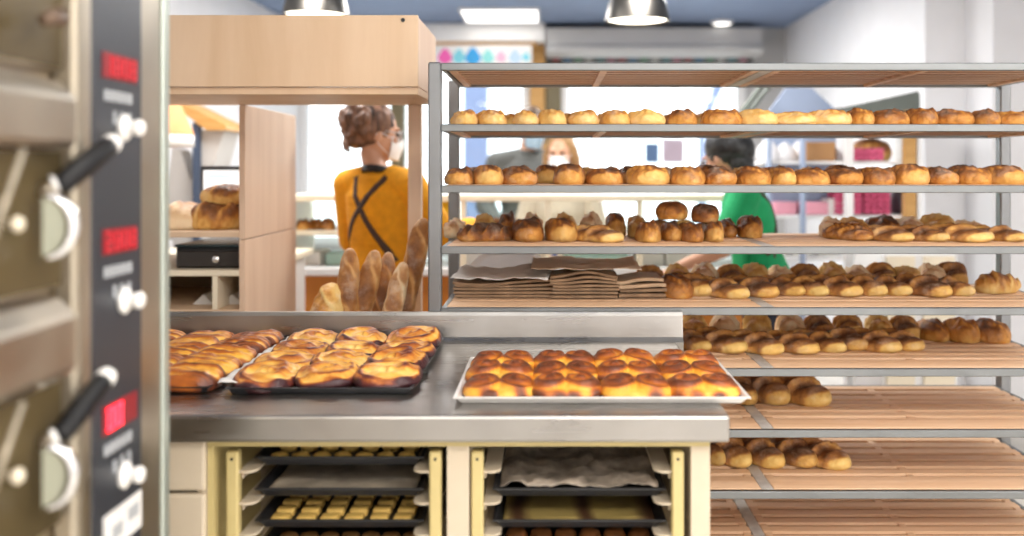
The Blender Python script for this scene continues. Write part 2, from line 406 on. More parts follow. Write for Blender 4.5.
# ceiling lamps
def panel_lamp(px, y0, y1, w, lab, xc=None, yc=None):
    if xc is None: xc = X(px, (y0 + y1) / 2)
    t = thing('ceiling_lamp', lab, 'lamp', (xc, (y0 + y1) / 2, ZC), group='square ceiling lamp panels')
    bm = bmesh.new(); x0, x1 = xc - w / 2, xc + w / 2
    for a in ((x0, x0 + .02, y0, y1), (x1 - .02, x1, y0, y1), (x0 + .02, x1 - .02, y0, y0 + .02), (x0 + .02, x1 - .02, y1 - .02, y1)): box(bm, *a, ZC - .02, ZC)
    obj('lamp_frame', bm, M['white'], t)
    obj('diffuser', B(x0 + .02, x1 - .02, y0 + .02, y1 - .02, ZC - .014, ZC), M['lamp_on'], t)
    return t
panel_lamp(501, 7.5, 8.15, .64, 'lit square lamp panel on the blue ceiling above the poster')
dl = thing('downlight', 'small round downlight in the blue ceiling right of the pendant lamp', 'lamp', P(722, 22, 8.2))
bm = bmesh.new(); lathe(bm, [(.0, 0), (.085, 0), (.10, .012), (.10, .03)], (X(722, 8.2), 8.2, ZC - .02), 24); obj('downlight_rim', bm, M['white'], dl)
bm = bmesh.new(); lathe(bm, [(0, 0), (.07, 0), (.07, .012), (0, .012)], (X(722, 8.2), 8.2, ZC - .024), 24); obj('diffuser', bm, M['lamp_on'], dl)
def pendant(px, D, rim_y, r, lab):
    zc = Z(rim_y, D); x = X(px, D)
    t = thing('pendant_lamp', lab, 'lamp', (x, D, ZC), group='metal pendant lamps')
    bm = bmesh.new(); h = .235
    o = [(r, 0), (r * .97, .03), (r * .90, .08), (r * .78, .135), (r * .58, .185), (r * .32, .222), (.035, h)]
    i = [(q * .97 if q > .05 else .03, z - .006) for q, z in o[::-1]]
    lathe(bm, o + i + [(r, 0)], (x, D, zc), 40)
    obj('lamp_shade', bm, M['dark_metal'], t, True)
    bm = bmesh.new(); lathe(bm, [(.034, h - .01), (.034, h + .05), (.012, h + .07), (.005, h + .075)], (x, D, zc), 20); obj('lamp_cap', bm, M['dark_metal'], t, True)
    obj('cord', tube(bmesh.new(), [(x, D, zc + h + .07), (x, D, ZC)], .004, 8), M['black'], t)
    bm = bmesh.new(); lathe(bm, [(0, .010), (r * .93, .010), (r * .93, .018), (0, .018)], (x, D, zc), 28); obj('diffuser', bm, M['lamp_bulb'], t)
pendant(637.5, 5.0, 21, .172, 'dark metal dome pendant lamp hanging above the bread rack')
pendant(316, 5.0, 15, .172, 'dark metal dome pendant lamp partly hidden by the plywood header')
# ------------------------------------------------------------------ deck oven at the left edge
XO = -.65
def oy(px, x=XO): return x * F / (px - CX)
def oz(py, px, x=XO): return EYE - (py - HY) / F * oy(px, x)
oven = thing('deck_oven', 'tall stainless steel deck oven with dark control panel at the left', 'oven', (-1.15, 1.0, 0))
bm = B(-1.6, XO - .02, .35, oy(168), .12, 2.1, .008)
for x in (-1.5, -.8):
    for y in (.5, 1.5): box(bm, x - .04, x + .04, y - .04, y + .04, 0, .12)
obj('oven_body', bm, M['oven_steel'], oven)
obj('corner_strip', B(XO - .02, XO + .004, oy(161), oy(168) - .001, .2, 2.08, .003), plain('grey_green_strip', (.45, .50, .45), .35, metal=.6), oven)
obj('side_trim', B(XO - .02, XO, oy(140), oy(161) - .002, .2, 2.08, .003), M['oven_steel'], oven)
obj('side_trim', B(XO - .02, XO + .004, oy(78), oy(90) - .002, .2, 2.08, .004), M['oven_steel'], oven)
obj('hinge_strip', B(XO - .02, XO + .012, oy(66), oy(78) - .004, .2, 2.08, .006), plain('brown_grey_strip', (.40, .35, .27), .4, metal=.7), oven)
pan = obj('control_panel', B(XO - .02, XO + .003, oy(90), oy(140) - .001, .2, 2.08, .002), M['panel_dark'], oven)
def on_panel(y0, y1, z0, z1, th=.003): return B(XO + .003, XO + .003 + th, y0, y1, z0, z1)
def segs(bm, y, z, w, h, pat, th):
    s = w * .2
    L = {'a': (0, w, h - s, h), 'b': (w - s, w, h / 2, h), 'c': (w - s, w, 0, h / 2), 'd': (0, w, 0, s), 'e': (0, s, 0, h / 2), 'f': (0, s, h / 2, h), 'g': (0, w, h / 2 - s / 2, h / 2 + s / 2)}
    for k in pat:
        a = L[k]; box(bm, XO + .004, XO + .004 + th, y + a[0], y + a[1], z + a[2], z + a[3])
DIG = {'0': 'abcdef', '8': 'abcdefg', '6': 'acdefg', '1': 'bc', '2': 'abged', '5': 'afgcd'}
for k, (yd, yk) in enumerate(((68, 128), (240, 300), (413, 474))):
    zd = oz(yd, 117); zk = oz(yk, 122)
    ya, yb = oy(100), oy(134)
    h = (.030, .030, .034)[k]
    d = obj('display', on_panel(ya, yb, zd - h / 2 - .004, zd + h / 2 + .004, .002), M['red_dark'], pan)
    bm = bmesh.new(); w = (yb - ya) / 4.6
    for i, ch in enumerate(('1808', '2808', '00')[k]):
        segs(bm, ya + .006 + i * w * 1.12 + (0.0 if k < 2 else .006), zd - h / 2, w * .8, h, DIG[ch], .003)
    obj('digits', bm, M['red_bright'] if k == 2 else M['red_dim'], pan)
    bm = bmesh.new()
    for i in range(5): box(bm, XO + .003, XO + .005, ya + .006 + i * .019, ya + .018 + i * .019, zd - .052, zd - .036)
    obj('button_row', bm, M['grey_print'], pan)
    bm = bmesh.new()
    for i in range(3): box(bm, XO + .003, XO + .005, oy(111) + i * .024, oy(111) + .008 + i * .024, zd - .085, zd - .066)
    obj('indicator_row', bm, M['grey_print'], pan)
    kb = bmesh.new(); c = (XO + .003, oy(121), zk)
    lathe(kb, [(0, 0), (.020, 0), (.021, .005), (.016, .009), (.0105, .011), (.0105, .018), (.0125, .020), (.013, .027), (.010, .031), (0, .032)], c, 24, 'X')
    obj('knob', kb, M['white_plastic'], oven, True)
bm = bmesh.new()
box(bm, XO + .003, XO + .006, oy(101), oy(138), oz(545, 115), oz(505, 118))
st = obj('sticker', bm, M['paper'], pan)
bm = bmesh.new(); box(bm, XO + .006, XO + .0075, oy(108), oy(118), oz(535, 115), oz(522, 115)); obj('sticker_print', bm, M['grey_print'], pan)
obj('sticker_print', B(XO + .006, XO + .0075, oy(124), oy(134), oz(525, 120), oz(512, 120)), M['grey_print'], pan)
# doors, ledges and lever handles
for k, (yw0, yw1) in enumerate(((-60, 62), (146, 300), (398, 560))):
    Dw = 1.15
    bm = B(XO - .02, XO - .004, .45, oy(64), Z(yw1, Dw), Z(yw0, Dw), .004)
    door = obj('door', bm, M['oven_steel'], oven)
    obj('door_window', B(XO - .006, XO - .001, .50, oy(62), Z(yw1 - 4, Dw), Z(yw0 + 4, Dw)), M['oven_glass'], door)
    if k:
        y0 = yw0 + 4
        obj('inner_rod', tube(bmesh.new(), [P(-8, y0 + 90, .60 * F / (CX + 8)), P(23, y0, .60 * F / (CX - 23))], .004, 8), bpy.data.materials['brown_grey_strip'], door, True)
        kb = bmesh.new(); lathe(kb, [(0, 0), (.006, 0), (.006, .006), (.009, .008), (.010, .013), (.007, .017), (0, .018)], (XO, oy(8), Z(y0 + 74, oy(8))), 20, 'X')
        obj('door_knob', kb, M['counter_cream'], door, True)
for k, (y0, y1) in enumerate(((66, 144), (312, 398))):
    Dw = 1.1
    z0, z1 = Z(y1, Dw), Z(y0, Dw)
    bm = bmesh.new()
    prism(bm, [(XO - .015, .42, z0), (XO - .015, .42, z1), (XO + .006, .42, z1 - .004), (XO + .024, .42, z1 - .022), (XO + .028, .42, z1 - .030), (XO + .028, .42, z0 + .008), (XO + .022, .42, z0)], (0, oy(55) - .42, 0))
    obj('door_ledge', bm, M['oven_steel'], oven)
XH = -.628
for k, (pa, pb) in enumerate((((58, 187), (109, 146)), ((58, 438), (103, 381)))):
    a = P(pa[0], pa[1], oy(pa[0], XH)); b = P(pb[0], pb[1], oy(pb[0], XH + .012))
    d = (b - a).normalized()
    h = obj('handle', tube(bmesh.new(), [a, a + d * .01, a + (b - a) * .5, b - d * .012, b], [.010, .0145, .0155, .0150, .0135], 16), M['black_gloss'], oven, True)
    obj('handle_cap', tube(bmesh.new(), [b - d * .002, b + d * .008, b + d * .016, b + d * .020], [.0135, .0140, .0115, .004], 16), M['white_plastic'], h, True)
    obj('pivot_cap', tube(bmesh.new(), [a - Vector((0, .012, -.004)), a + Vector((.004, -.010, .006))], [.012, .009], 14), M['white_plastic'], h, True)
    obj('handle_arm', tube(bmesh.new(), [(XO - .01, a.y + .004, a.z - .01), (XH, a.y, a.z)], .010, 12), M['oven_steel'], h, True)
    # the half-round cam plate below each pivot with its bright rim
    XC = -.632
    c = P(43, pa[1] + 40, oy(43, XC)); R = .038
    pts = [Vector((XC + .75 * R * math.cos(t), c.y + .35 * R * math.cos(t), c.z + R * math.sin(t))) for t in [(-.62 + 1.24 * i / 18) * PI * .82 for i in range(19)]]
    bm = bmesh.new(); prism(bm, pts, (-.002, .005, 0)); obj('cam_plate', bm, plain('cam_grey', (.34, .35, .27), .4, metal=.5) if k == 0 else bpy.data.materials['cam_grey'], h)
    obj('cam_rim', tube(bmesh.new(), [p + Vector((.002, 0, 0)) for p in pts], [.003 + .006 * math.sin(PI * min(1, i / 18 * 1.0)) for i in range(19)], 10), M['chrome'], h, True)
obj('latch', tube(bmesh.new(), [P(44, 20, oy(44, -.62)), P(60, 16, oy(60, -.62))], [.008, .013], 10), plain('brown_latch', (.14, .09, .06), .4, metal=.4), oven, True)

# ------------------------------------------------------------------ stainless work table with pan cupboard below
TZ, TY0, TY1, TX1, TX0 = .899, 1.82, 2.615, .345, -1.40
tab = thing('work_table', 'stainless topped work table with cream pan cupboard below', 'table', (-.5, 2.2, 0))
bm = B(TX0, TX1, TY0, TY1, TZ - .052, TZ, .006, 2)
obj('worktop', bm, M['steel'], tab)
bm = bmesh.new(); xb = X(683, 2.61)
prism(bm, [(TX0, TY1 - .02, TZ), (TX0, TY1 - .005, TZ + .012), (TX0, TY1, TZ + .070), (TX0, TY1 + .004, TZ + .079), (TX0, TY1 + .020, TZ + .079), (TX0, TY1 + .020, TZ - .05), (TX0, TY1, TZ - .05)], (xb - TX0, 0, 0))
obj('backsplash', bm, M['steel'], tab)
FY = 1.86; zt = TZ - .052
def cx(px): return X(px, FY)
o1 = (cx(214), cx(447)); o2 = (cx(469), cx(691)); xe = cx(710)
for a, b in ((TX0 + .03, TX0 + .06), (cx(208) - .02, cx(208)), (o1[1], o2[0]), (o2[1], xe)): obj('cupboard_side', B(a, b, FY, 2.58, .10, zt), M['cream'], tab)
bm = B(TX0 + .06, xe - .03, 2.55, 2.58, .10, zt - .001); box(bm, TX0 + .06, xe - .03, FY + .03, 2.55, .10, .12)
obj('back_panel', bm, M['cream'], tab)
bm = B(cx(208) + .0005, xe - .001, FY - .004, FY + .02, zt - .017, zt - .0005); 
obj('top_rail', bm, M['yellow_cream'], tab)
bm = B(cx(208) + .0005, cx(214), FY - .003, FY + .3, .10, zt - .018); obj('stile', bm, M['yellow_cream'], tab)
bm = B(cx(441) + .004, o1[1], FY - .003, FY + .3, .10, zt - .018); 
# two drawers at the left
xd0, xd1 = TX0 + .065, cx(207)
zA = Z(491, FY)
for a, b in ((zA + .003, zt - .004), (zA - .24, zA - .003), (.14, zA - .246)):
    obj('drawer_front', B(xd0, xd1, FY - .012, FY + .008, a, b, .006, 2), M['cream'], tab)
obj('kick_plate', B(TX0 + .06, xe - .02, FY + .06, FY + .08, 0, .10), M['steel'], tab)
bm = bmesh.new()
for x in (TX0 + .08, -.5, xe - .06): 
    for y in (FY + .12, 2.5): box(bm, x - .02, x + .02, y - .02, y + .02, 0, .1)
obj('foot_block', bm, M['black'], tab)
# slide-in pan racks
LV = [.777, .714, .651, .588, .525]
def pan_rack(x0, x1, lab):
    t = thing('pan_rack', lab, 'rack', ((x0 + x1) / 2, FY + .3, .12), group='cream pan racks under the work table')
    pw = .0235
    for s in (0, 1):
        a = x0 + .012 if s == 0 else x1 - .012 - pw
        for y in (FY + .004, FY + .56):
            bm = B(a, a + pw, y, y + .025, .12, zt - .03, .003)
            obj('rack_post', bm, M['yellow_cream'], t)
        bm = bmesh.new()
        for z in [LV[0] + .0195]: lathe(bm, [(0, 0), (.003, 0), (.003, .002), (0, .002)], (a + pw / 2, FY + .0025, z + .006), 10, 'Y')
        obj('post_hole', bm, M['black'], t)
        for z in LV:
            xi = a + pw if s == 0 else a
            w = .034 * (1 if s == 0 else -1)
            pts = [(xi, FY + .03, z), (xi, FY + .012, z)] + [(xi + w * .35 + w * .65 * math.sin(i / 6 * PI / 2), FY + .010 + .022 * (1 - math.cos(i / 6 * PI / 2)), z) for i in range(7)] + [(xi + w, FY + .56, z), (xi, FY + .56, z)]
            bm = bmesh.new(); prism(bm, pts, (0, 0, -.004)); box(bm, min(xi, xi + w * .12), max(xi, xi + w * .12), FY + .03, FY + .56, z - .02, z - .004)
            obj('slide', bm, M['cream'], t)
    return t
pan_rack(cx(225) - .012, o1[1], 'cream pan rack in the left cupboard bay holding trays of biscuits')
pan_rack(cx(470) - .010, o2[1] - .001, 'cream pan rack in the right cupboard bay holding papered trays')

def pan_bm(x0, x1, y0, y1, z0, h=.02, flare=.014, th=.0025):
    bm = bmesh.new()
    def lp(o, z): return [bm.verts.new((x0 + ax * 1.0 + o * sx, y0 + ay + o * sy, z)) for ax, ay, sx, sy in ((0, 0, -1, -1), (x1 - x0, 0, 1, -1), (x1 - x0, y1 - y0, 1, 1), (0, y1 - y0, -1, 1))]
    A = lp(-flare, z0); Bv = lp(0, z0 + h); C2 = lp(.004, z0 + h); E = lp(.004, z0 + h - th); Fv = lp(-.001, z0 + h - th)
    G = lp(-flare - th * .6, z0 + th); H = lp(-th, z0 + h)
    # outside wall, rolled rim, inside wall, floor
    def q(a, b):
        for i in range(4): bm.faces.new((a[i], a[(i + 1) % 4], b[(i + 1) % 4], b[i]))
    q(A, Fv); q(Fv, E); q(E, C2); q(C2, H); q(H, G); bm.faces.new(G); bm.faces.new(A[::-1])
    for v in Bv: bm.verts.remove(v)
    return bm
def pan(name, x0, x1, y0, y1, z0, mat, lab, group=None, h=.02, flare=.014):
    o = obj(name, pan_bm(x0, x1, y0, y1, z0, h, flare), mat, loc=((x0 + x1) / 2, (y0 + y1) / 2, z0))
    return tag(o, lab, 'tray', group)
ORD = ['first', 'second', 'third', 'fourth', 'fifth', 'sixth', 'seventh', 'eighth', 'ninth', 'tenth', 'eleventh', 'twelfth', 'thirteenth', 'fourteenth', 'fifteenth', 'sixteenth',
       'seventeenth', 'eighteenth', 'nineteenth', 'twentieth', 'twenty-first', 'twenty-second', 'twenty-third', 'twenty-fourth', 'twenty-fifth', 'twenty-sixth', 'twenty-seventh', 'twenty-eighth', 'twenty-ninth', 'thirtieth']
ORD += ['%s from last' % o for o in ORD]
a1, b1 = o1[0] + .072, o1[1] - .055
a2, b2 = o2[0] + .048, o2[1] - .048
GP = 'dark baking trays in the pan racks'
DY0, DY1 = 1.90, 2.47
pan('baking_tray', a1, b1, DY0, DY1, LV[0], M['dark_pan'], 'dark tray of small cookies, topmost in left pan rack', GP)
pan('baking_tray', a1, b1, DY0, DY1, LV[1], M['dark_pan'], 'dark tray lined with grey paper, second in left pan rack', GP)
pan('baking_tray', a1, b1, DY0, DY1, LV[2], M['dark_pan'], 'dark tray of yellow biscuit bars, third in left pan rack', GP)
pan('baking_tray', a1, b1, DY0, DY1, LV[3], M['dark_pan'], 'dark tray of round cookies, fourth in left pan rack', GP)
pan('baking_tray', a2, b2, DY0, DY1, LV[0] - .063, M['dark_pan'], 'dark tray under crumpled paper, upper in right pan rack', GP)
pan('baking_tray', a2, b2, DY0, DY1, LV[2], M['dark_pan'], 'dark tray with striped baked sheet, middle in right pan rack', GP)
pan('baking_tray', a2, b2, DY0, DY1, LV[3], M['dark_pan'], 'dark tray of brown pastries, lowest in right pan rack', GP)
def cookie_mesh(r, h):
    bm = bmesh.new(); lathe(bm, [(0, 0), (r * .9, 0), (r, h * .4), (r * .8, h * .85), (r * .4, h), (0, h * 1.02)], (0, 0, 0), 14)
    for v in bm.verts: v.co += Vector((0, 0, 1)) * noise.noise(v.co * 90) * .003 if v.co.z > h * .3 else Vector((0, 0, 0))
    return mesh_of(bm, 'cookie', True)
def put(me, name, mat, loc, rz, lab, cat, group, tilt=(0, 0), s=(1, 1, 1)):
    if not me.materials: me.materials.append(mat)
    o = link(bpy.data.objects.new(name, me)); o.location = loc; o.rotation_euler = (tilt[0], tilt[1], rz); o.scale = s
    return tag(o, lab, cat, group)
ck = cookie_mesh(.019, .016); ck2 = cookie_mesh(.021, .014); ck2.name = 'round_cookie'
fl = .0026
w1 = b1 - a1
RW = ['front', 'second', 'third', 'fourth']
for r in range(2):
    for i in range(7):
        put(ck, 'cookie', M['biscuit'], (a1 + .035 + (w1 - .07) * i / 6, DY0 + .035 + r * .07, LV[0] + fl), i * 1.3 + r, 'small cookie on topmost left tray, %s row, %s from left' % (RW[r], ORD[i]), 'cookie', 'small cookies on the topmost tray')
for r in range(2):
    for i in range(7):
        put(ck2, 'cookie', M['cookie'], (a1 + .035 + (w1 - .07) * i / 6, DY0 + .035 + r * .07, LV[3] + fl), i * .9 + r, 'round brown cookie on fourth left tray, %s row, %s from left' % (RW[r], ORD[i]), 'cookie', 'round cookies on the fourth tray')
bar = mesh_of(B(-.0185, .0185, -.015, .015, 0, .016, .004, 2), 'biscuit_bar', True)
for r in range(4):
    for i in range(6):
        put(bar, 'biscuit_bar', M['biscuit'], (a1 + .040 + (w1 - .08) * i / 5 + random.uniform(-.002, .002), DY0 + .030 + r * .045, LV[2] + fl), random.uniform(-.06, .06),
            'yellow biscuit bar on third left tray, %s row, %s from left' % (RW[r], ORD[i]), 'biscuit', 'yellow biscuit bars on the third tray')
ck3 = cookie_mesh(.024, .020); ck3.name = 'brown_pastry'
for r in range(2):
    for i in range(6):
        put(ck3, 'brown_pastry', plain('dark_brown_bake', (.30, .11, .03), .5, var=.25, scale=40) if not (r or i) else None, (a2 + .040 + (b2 - a2 - .08) * i / 5, DY0 + .036 + r * .075, LV[3] + fl), i * 1.1, 'brown pastry on the lowest right tray, %s row, %s from left' % (RW[r], ORD[i]), 'pastry', 'brown pastries on the lowest right tray')
def crumple(x0, x1, y0, y1, z, amp, th, seed, nx=40, ny=30, fr=14, edge=0.0):
    def fn(u, v):
        x = x0 + (x1 - x0) * u; y = y0 + (y1 - y0) * v
        k = noise.noise(Vector((x * fr, y * fr, seed))) + .5 * noise.noise(Vector((x * fr * 2.6, y * fr * 2.6, seed + 5)))
        wob = noise.noise(Vector((u * 6, v * 6, seed + 9))) * edge
        return Vector((x + wob, y + wob, z + amp * (.75 + k)))
    return solid_sheet(bmesh.new(), nx, ny, fn, th)
tag(obj('parchment', crumple(a1 + .015, b1 - .015, DY0 + .014, DY1 - .05, LV[1] + .006, .006, .0015, 3), M['baking_paper'], smooth=True, loc=(a1 + .2, 2.2, LV[1])), 'greyish baking paper on second tray of left pan rack', 'paper')
tag(obj('parchment', crumple(a2 + .010, b2 - .010, DY0 + .012, DY1 - .04, LV[0] - .052, .015, .0015, 8, fr=22), plain('greasy_paper', (.33, .275, .22), .5, var=.55, scale=22, bump=.6), smooth=True, loc=(a2 + .2, 2.2, LV[1])), 'crumpled greasy baking paper on upper tray of right pan rack', 'paper')
q = N('striped_bake'); tc = q.n('ShaderNodeTexCoord'); wv = q.n('ShaderNodeTexWave', Scale=2.2, Distortion=4.0); q.l(tc.outputs['Object'], wv.inputs['Vector'])
cr = q.n('ShaderNodeValToRGB'); cr.color_ramp.elements[0].color = (.07, .03, .014, 1); cr.color_ramp.elements[1].color = (.34, .25, .08, 1); cr.color_ramp.elements[1].position = .4
q.l(wv.outputs['Fac'], cr.inputs['Fac']); q.l(cr.outputs['Color'], q.b.inputs['Base Color'])
tag(obj('baked_sheet', crumple(a2 + .016, b2 - .016, DY0 + .016, DY1 - .03, LV[2] + .010, .004, .006, 5), q.m, smooth=True, loc=(a2 + .2, 2.2, LV[2])), 'olive baked sheet with dark stripes on middle tray of right rack', 'pastry')

# ------------------------------------------------------------------ slatted bread rack
RF, RB = 2.64, 3.20
RX0, RX1 = -.339, 1.536
def rz_(k): return EYE - ((62.7 + 61.3 * k) - HY) / 360.0
rack = thing('bread_rack', 'wide grey metal bread rack with slatted wooden shelves', 'rack', ((RX0 + RX1) / 2, 2.92, 0))
for x in (RX0, RX1 - .036):
    for y0 in (RF, RB - .036):
        p = obj('rack_post', B(x, x + .036, y0 - .001, y0 + .037, .05, rz_(0) + .002, .004), M['post_metal'], rack)
        bm = bmesh.new(); lathe(bm, [(.012, .05), (.03, .045), (.03, .0), (.0, .0)], (x + .018, y0 + .018, 0), 16); obj('rack_foot', bm, M['black'], p)
xa, xb_ = RX0 + .036, RX1 - .036
xm = .61
UNITS = ((xa + .014, xm - .018), (xm + .018, xb_ - .014))
for k in range(10):
    z = rz_(k)
    bm = B(xa, xb_, RF, RF + .02, z - .021, z, .002)
    box(bm, xa, xb_, RB - .02, RB, z - .021, z, .002)
    for x0, x1 in ((xa, xa + .012), (xb_ - .012, xb_)): box(bm, x0, x1, RF + .02, RB - .02, z - .020, z - .001)
    fr = obj('shelf_frame', bm, M['rack_metal'], rack)
    obj('mid_rail', B(xm - .0165, xm + .0165, RF + .02, RB - .02, z - .02, z + .0005), M['mid_rail'], fr)
    for x0, x1 in UNITS:
        bm = bmesh.new()
        y0, y1 = RF + .022, RB - .022; fw = .105; n = 6; pit = (y1 - y0 - fw) / n
        box(bm, x0, x1, y0, y0 + fw, z - .012, z + .001, .001)
        for i in range(n): box(bm, x0, x1, y0 + fw + i * pit + .027, y0 + fw + (i + 1) * pit, z - .012, z + .001, .001)
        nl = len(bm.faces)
        for i in range(n): box(bm, x0, x1, y0 + fw + i * pit + .003, y0 + fw + i * pit + .023, z - .014, z - .005, .001)  # recessed strips coloured dark to give the shade of open gaps between slats
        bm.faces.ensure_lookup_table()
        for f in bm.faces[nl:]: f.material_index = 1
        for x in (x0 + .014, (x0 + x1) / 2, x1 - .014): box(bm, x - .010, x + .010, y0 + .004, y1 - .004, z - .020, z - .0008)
        obj('slatted_board', bm, M['slat'], fr).data.materials.append(M['gap_shade_strip'])
# ------------------------------------------------------------------ breads
def sgn(x): return -1 if x < 0 else 1
def sst(x, a, b):
    t = max(0.0, min(1.0, (x - a) / (b - a))); return t * t * (3 - 2 * t)
def loaf_mesh(name, L, W, H, ns=4, seed=0.0, pw=2.6, low=.35, pale_end=1.0, ridge=.05, nu=72, nv=30, base=.42, tip=False, lump=.06, twist=.22):
    """loaf along Y, pale front end at -Y, base on z = 0; 'crust' holds how dark each spot has baked"""
    bm = bmesh.new(); lay = bm.verts.layers.float.new('crust')
    rows = []
    for i in range(nu + 1):
        t = math.sin((i / nu - .5) * PI)
        at_ = abs(t)
        prof = max(0.0, 1 - at_ ** pw) ** .5
        if tip and t > 0: prof = max(0.0, (1 - t ** 1.3)) ** .62
        row = []
        for j in range(nv):
            a = 2 * PI * j / nv
            ca, sa = math.cos(a), math.sin(a)
            x = W / 2 * prof * sgn(ca) * abs(ca) ** .88
            if sa >= 0: z = low * H + (1 - low) * H * prof ** .85 * sa ** .92
            else: z = low * H - min(low * H, .62 * H * prof * abs(sa) ** .7)
            p = Vector((x, t * L / 2, z))
            nn = noise.noise(p * 22 + Vector((seed, seed, 0)))
            n2 = noise.noise(p * 60 + Vector((0, seed, seed)))
            s = 0.0; up = max(0.0, sa)
            bare = sst(-t, .48, .62) if pale_end >= 1 else 0.0
            if ns:
                ph = ns * (i / nu) + twist * ca * 2.2 + .2 * nn
                s = math.sin(2 * PI * ph)
                w = up ** .6 * (1 - at_ ** 4)
                sw = 1 - (ph % 1.0); s = 1.5 * (sw ** 1.3) * (1 - max(0, sw - .84) / .16) - .55; d = ridge * s * w * H * (1 - .85 * bare)
                p += Vector((ca * .4, 0, 1)) * d
            p += Vector((ca, 0, max(sa, 0))) * ((nn + .7 * n2) * lump * H * prof)
            if p.z < .0015 or (sa < -.3): p.z = max(0.0, p.z)
            c = base + .34 * sa * (.6 + .4 * prof) + .24 * nn + .16 * n2
            if ns: c += (.20 * sw * (1 - sst(sw, .66, .78)) - .50 * sst(sw, .78, .86) + .50 * sst(sw, .93, 1.0) + .10) * up ** .5 * (1 - at_ ** 6) * (1.0 if ns > 2 else .6) * (1 - bare)
            e = max(0.0, min(1.0, (-t - .56 - .26 * max(0, sa)) / .10)) if pale_end > 0 else 0
            c = c * (1 - e * abs(pale_end)) + .13 * e
            v = bm.verts.new(p); v[lay] = c; row.append(v)
        rows.append(row)
    for i in range(nu):
        for j in range(nv):
            bm.faces.new((rows[i][j], rows[i][(j + 1) % nv], rows[i + 1][(j + 1) % nv], rows[i + 1][j]))
    bmesh.ops.remove_doubles(bm, verts=bm.verts[:], dist=1e-5)
    me = mesh_of(bm, name, True)
    return me
VAR = {}
def variants(key, mats, n, **k):
    out = []
    for i in range(n):
        kk = dict(k); kk['seed'] = i * 7.3 + len(key)
        for a in ('L', 'W', 'H'): kk[a] = k[a] * (1 + .06 * math.sin(i * 2.1 + len(a) + ord(a)))
        me = loaf_mesh(key, **kk); me.materials.append(M[mats[i % len(mats)]]); out.append(me)
    VAR[key] = out
# unit-ish sizes, scaled when placed
variants('bread_roll', ['loaf_pale', 'loaf_pale', 'loaf_pale'], 4, L=.15, W=.105, H=.058, ns=1.5, ridge=.16, twist=.5, pale_end=.5, base=.36, pw=2.2, lump=.14, low=.25)
variants('golden_roll', ['loaf'], 3, L=.15, W=.105, H=.060, ns=1.5, ridge=.14, twist=.5, pale_end=.35, base=.44, pw=2.2, lump=.12, low=.28)
variants('brown_roll', ['loaf_dark', 'loaf'], 4, L=.16, W=.115, H=.066, ns=1.5, ridge=.14, twist=.4, pale_end=.7, base=.45, pw=2.2, lump=.11, low=.34)
variants('round_bun', ['loaf_dark'], 3, L=.095, W=.095, H=.068, ns=0, pale_end=0, base=.48, pw=2.0, low=.42, lump=.10)
variants('scored_loaf', ['scored', 'scored_dark', 'scored'], 6, L=.27, W=.098, H=.074, ns=5, pale_end=1.0, base=.50, ridge=.40, lump=.05, pw=2.2, twist=.10)
variants('floury_loaf', ['loaf_flour', 'loaf_pale'], 4, L=.17, W=.10, H=.080, ns=2.5, pale_end=0, base=.22, ridge=.24, lump=.16)
variants('twisted_loaf', ['loaf_dark'], 3, L=.25, W=.095, H=.075, ns=5, pale_end=.0, base=.44, ridge=.28, tip=False, twist=.5)
variants('pointed_loaf', ['loaf'], 2, L=.27, W=.095, H=.07, ns=5, pale_end=0, base=.32, ridge=.18, tip=True)
cnt = {}
def put_loaf(key, x, y, z, s=(1, 1, 1), rz=0.0, lab='', group=None, tilt=(0, 0), name=None):
    ms = VAR[key]; i = cnt.get(key, 0); cnt[key] = i + 1
    o = link(bpy.data.objects.new(name or key, ms[i % len(ms)])); o.location = (x, y, z); o.scale = s; o.rotation_euler = (tilt[0], tilt[1], rz)
    return tag(o, lab, 'bread', group)
SH = ['top', 'second', 'third', 'fourth', 'fifth', 'sixth', 'seventh', 'eighth']
def shelf_row(k, row, y_front, items, group, zoff=.0):
    """items: (px0, px1, key, height px or None, yaw in degrees, dy, description, length factor)"""
    z = rz_(k) + .0012
    its = sorted(items, key=lambda a: a[0])
    for i, it in enumerate(its):
        p0, p1, key, hp, yaw, dy, desc = it[:7]; lf = it[7] if len(it) > 7 else 1.0
        yf = y_front + dy
        ms = VAR[key]; me = ms[cnt.get(key, 0) % len(ms)]
        d = me.vertices and max(v.co.x for v in me.vertices) * 2; L = max(v.co.y for v in me.vertices) * 2; H = max(v.co.z for v in me.vertices)
        lat = abs(yaw) > 50
        ym = yf + (.02 if not lat else .0)
        w = (p1 - p0) / F * ym
        a = math.radians(yaw)
        if lat:
            sx = 1.0; sy = w / (L * abs(math.sin(a)) + d * abs(math.cos(a)) * .6); 
        else:
            sx = w / d; sy = lf * (.86 if key == 'scored_loaf' and row == 'front' else 1.0)
        sz = (1.0 if key in ('scored_loaf', 'twisted_loaf', 'floury_loaf') else 1.12) * (hp / F * ym) / H if hp else min(1.15, max(.8, sx))
        half = L * sy / 2
        if lat: x, y = X((p0 + p1) / 2, yf + .05), yf + .05
        else:
            if key == 'scored_loaf' and row == 'front': a += .22
            xf = X((p0 + p1) / 2, yf); x = xf - math.sin(a) * half * .45; y = yf + math.cos(a) * half
        where = ('%s from left in %s row of %s rack shelf' % (ORD[i], row, SH[k]))
        put_loaf(key, x, y, z + zoff, (sx, sy, sz), a, '%s, %s' % (desc, where), group)
pg, gg, bb = 'bread_roll', 'golden_roll', 'brown_roll'
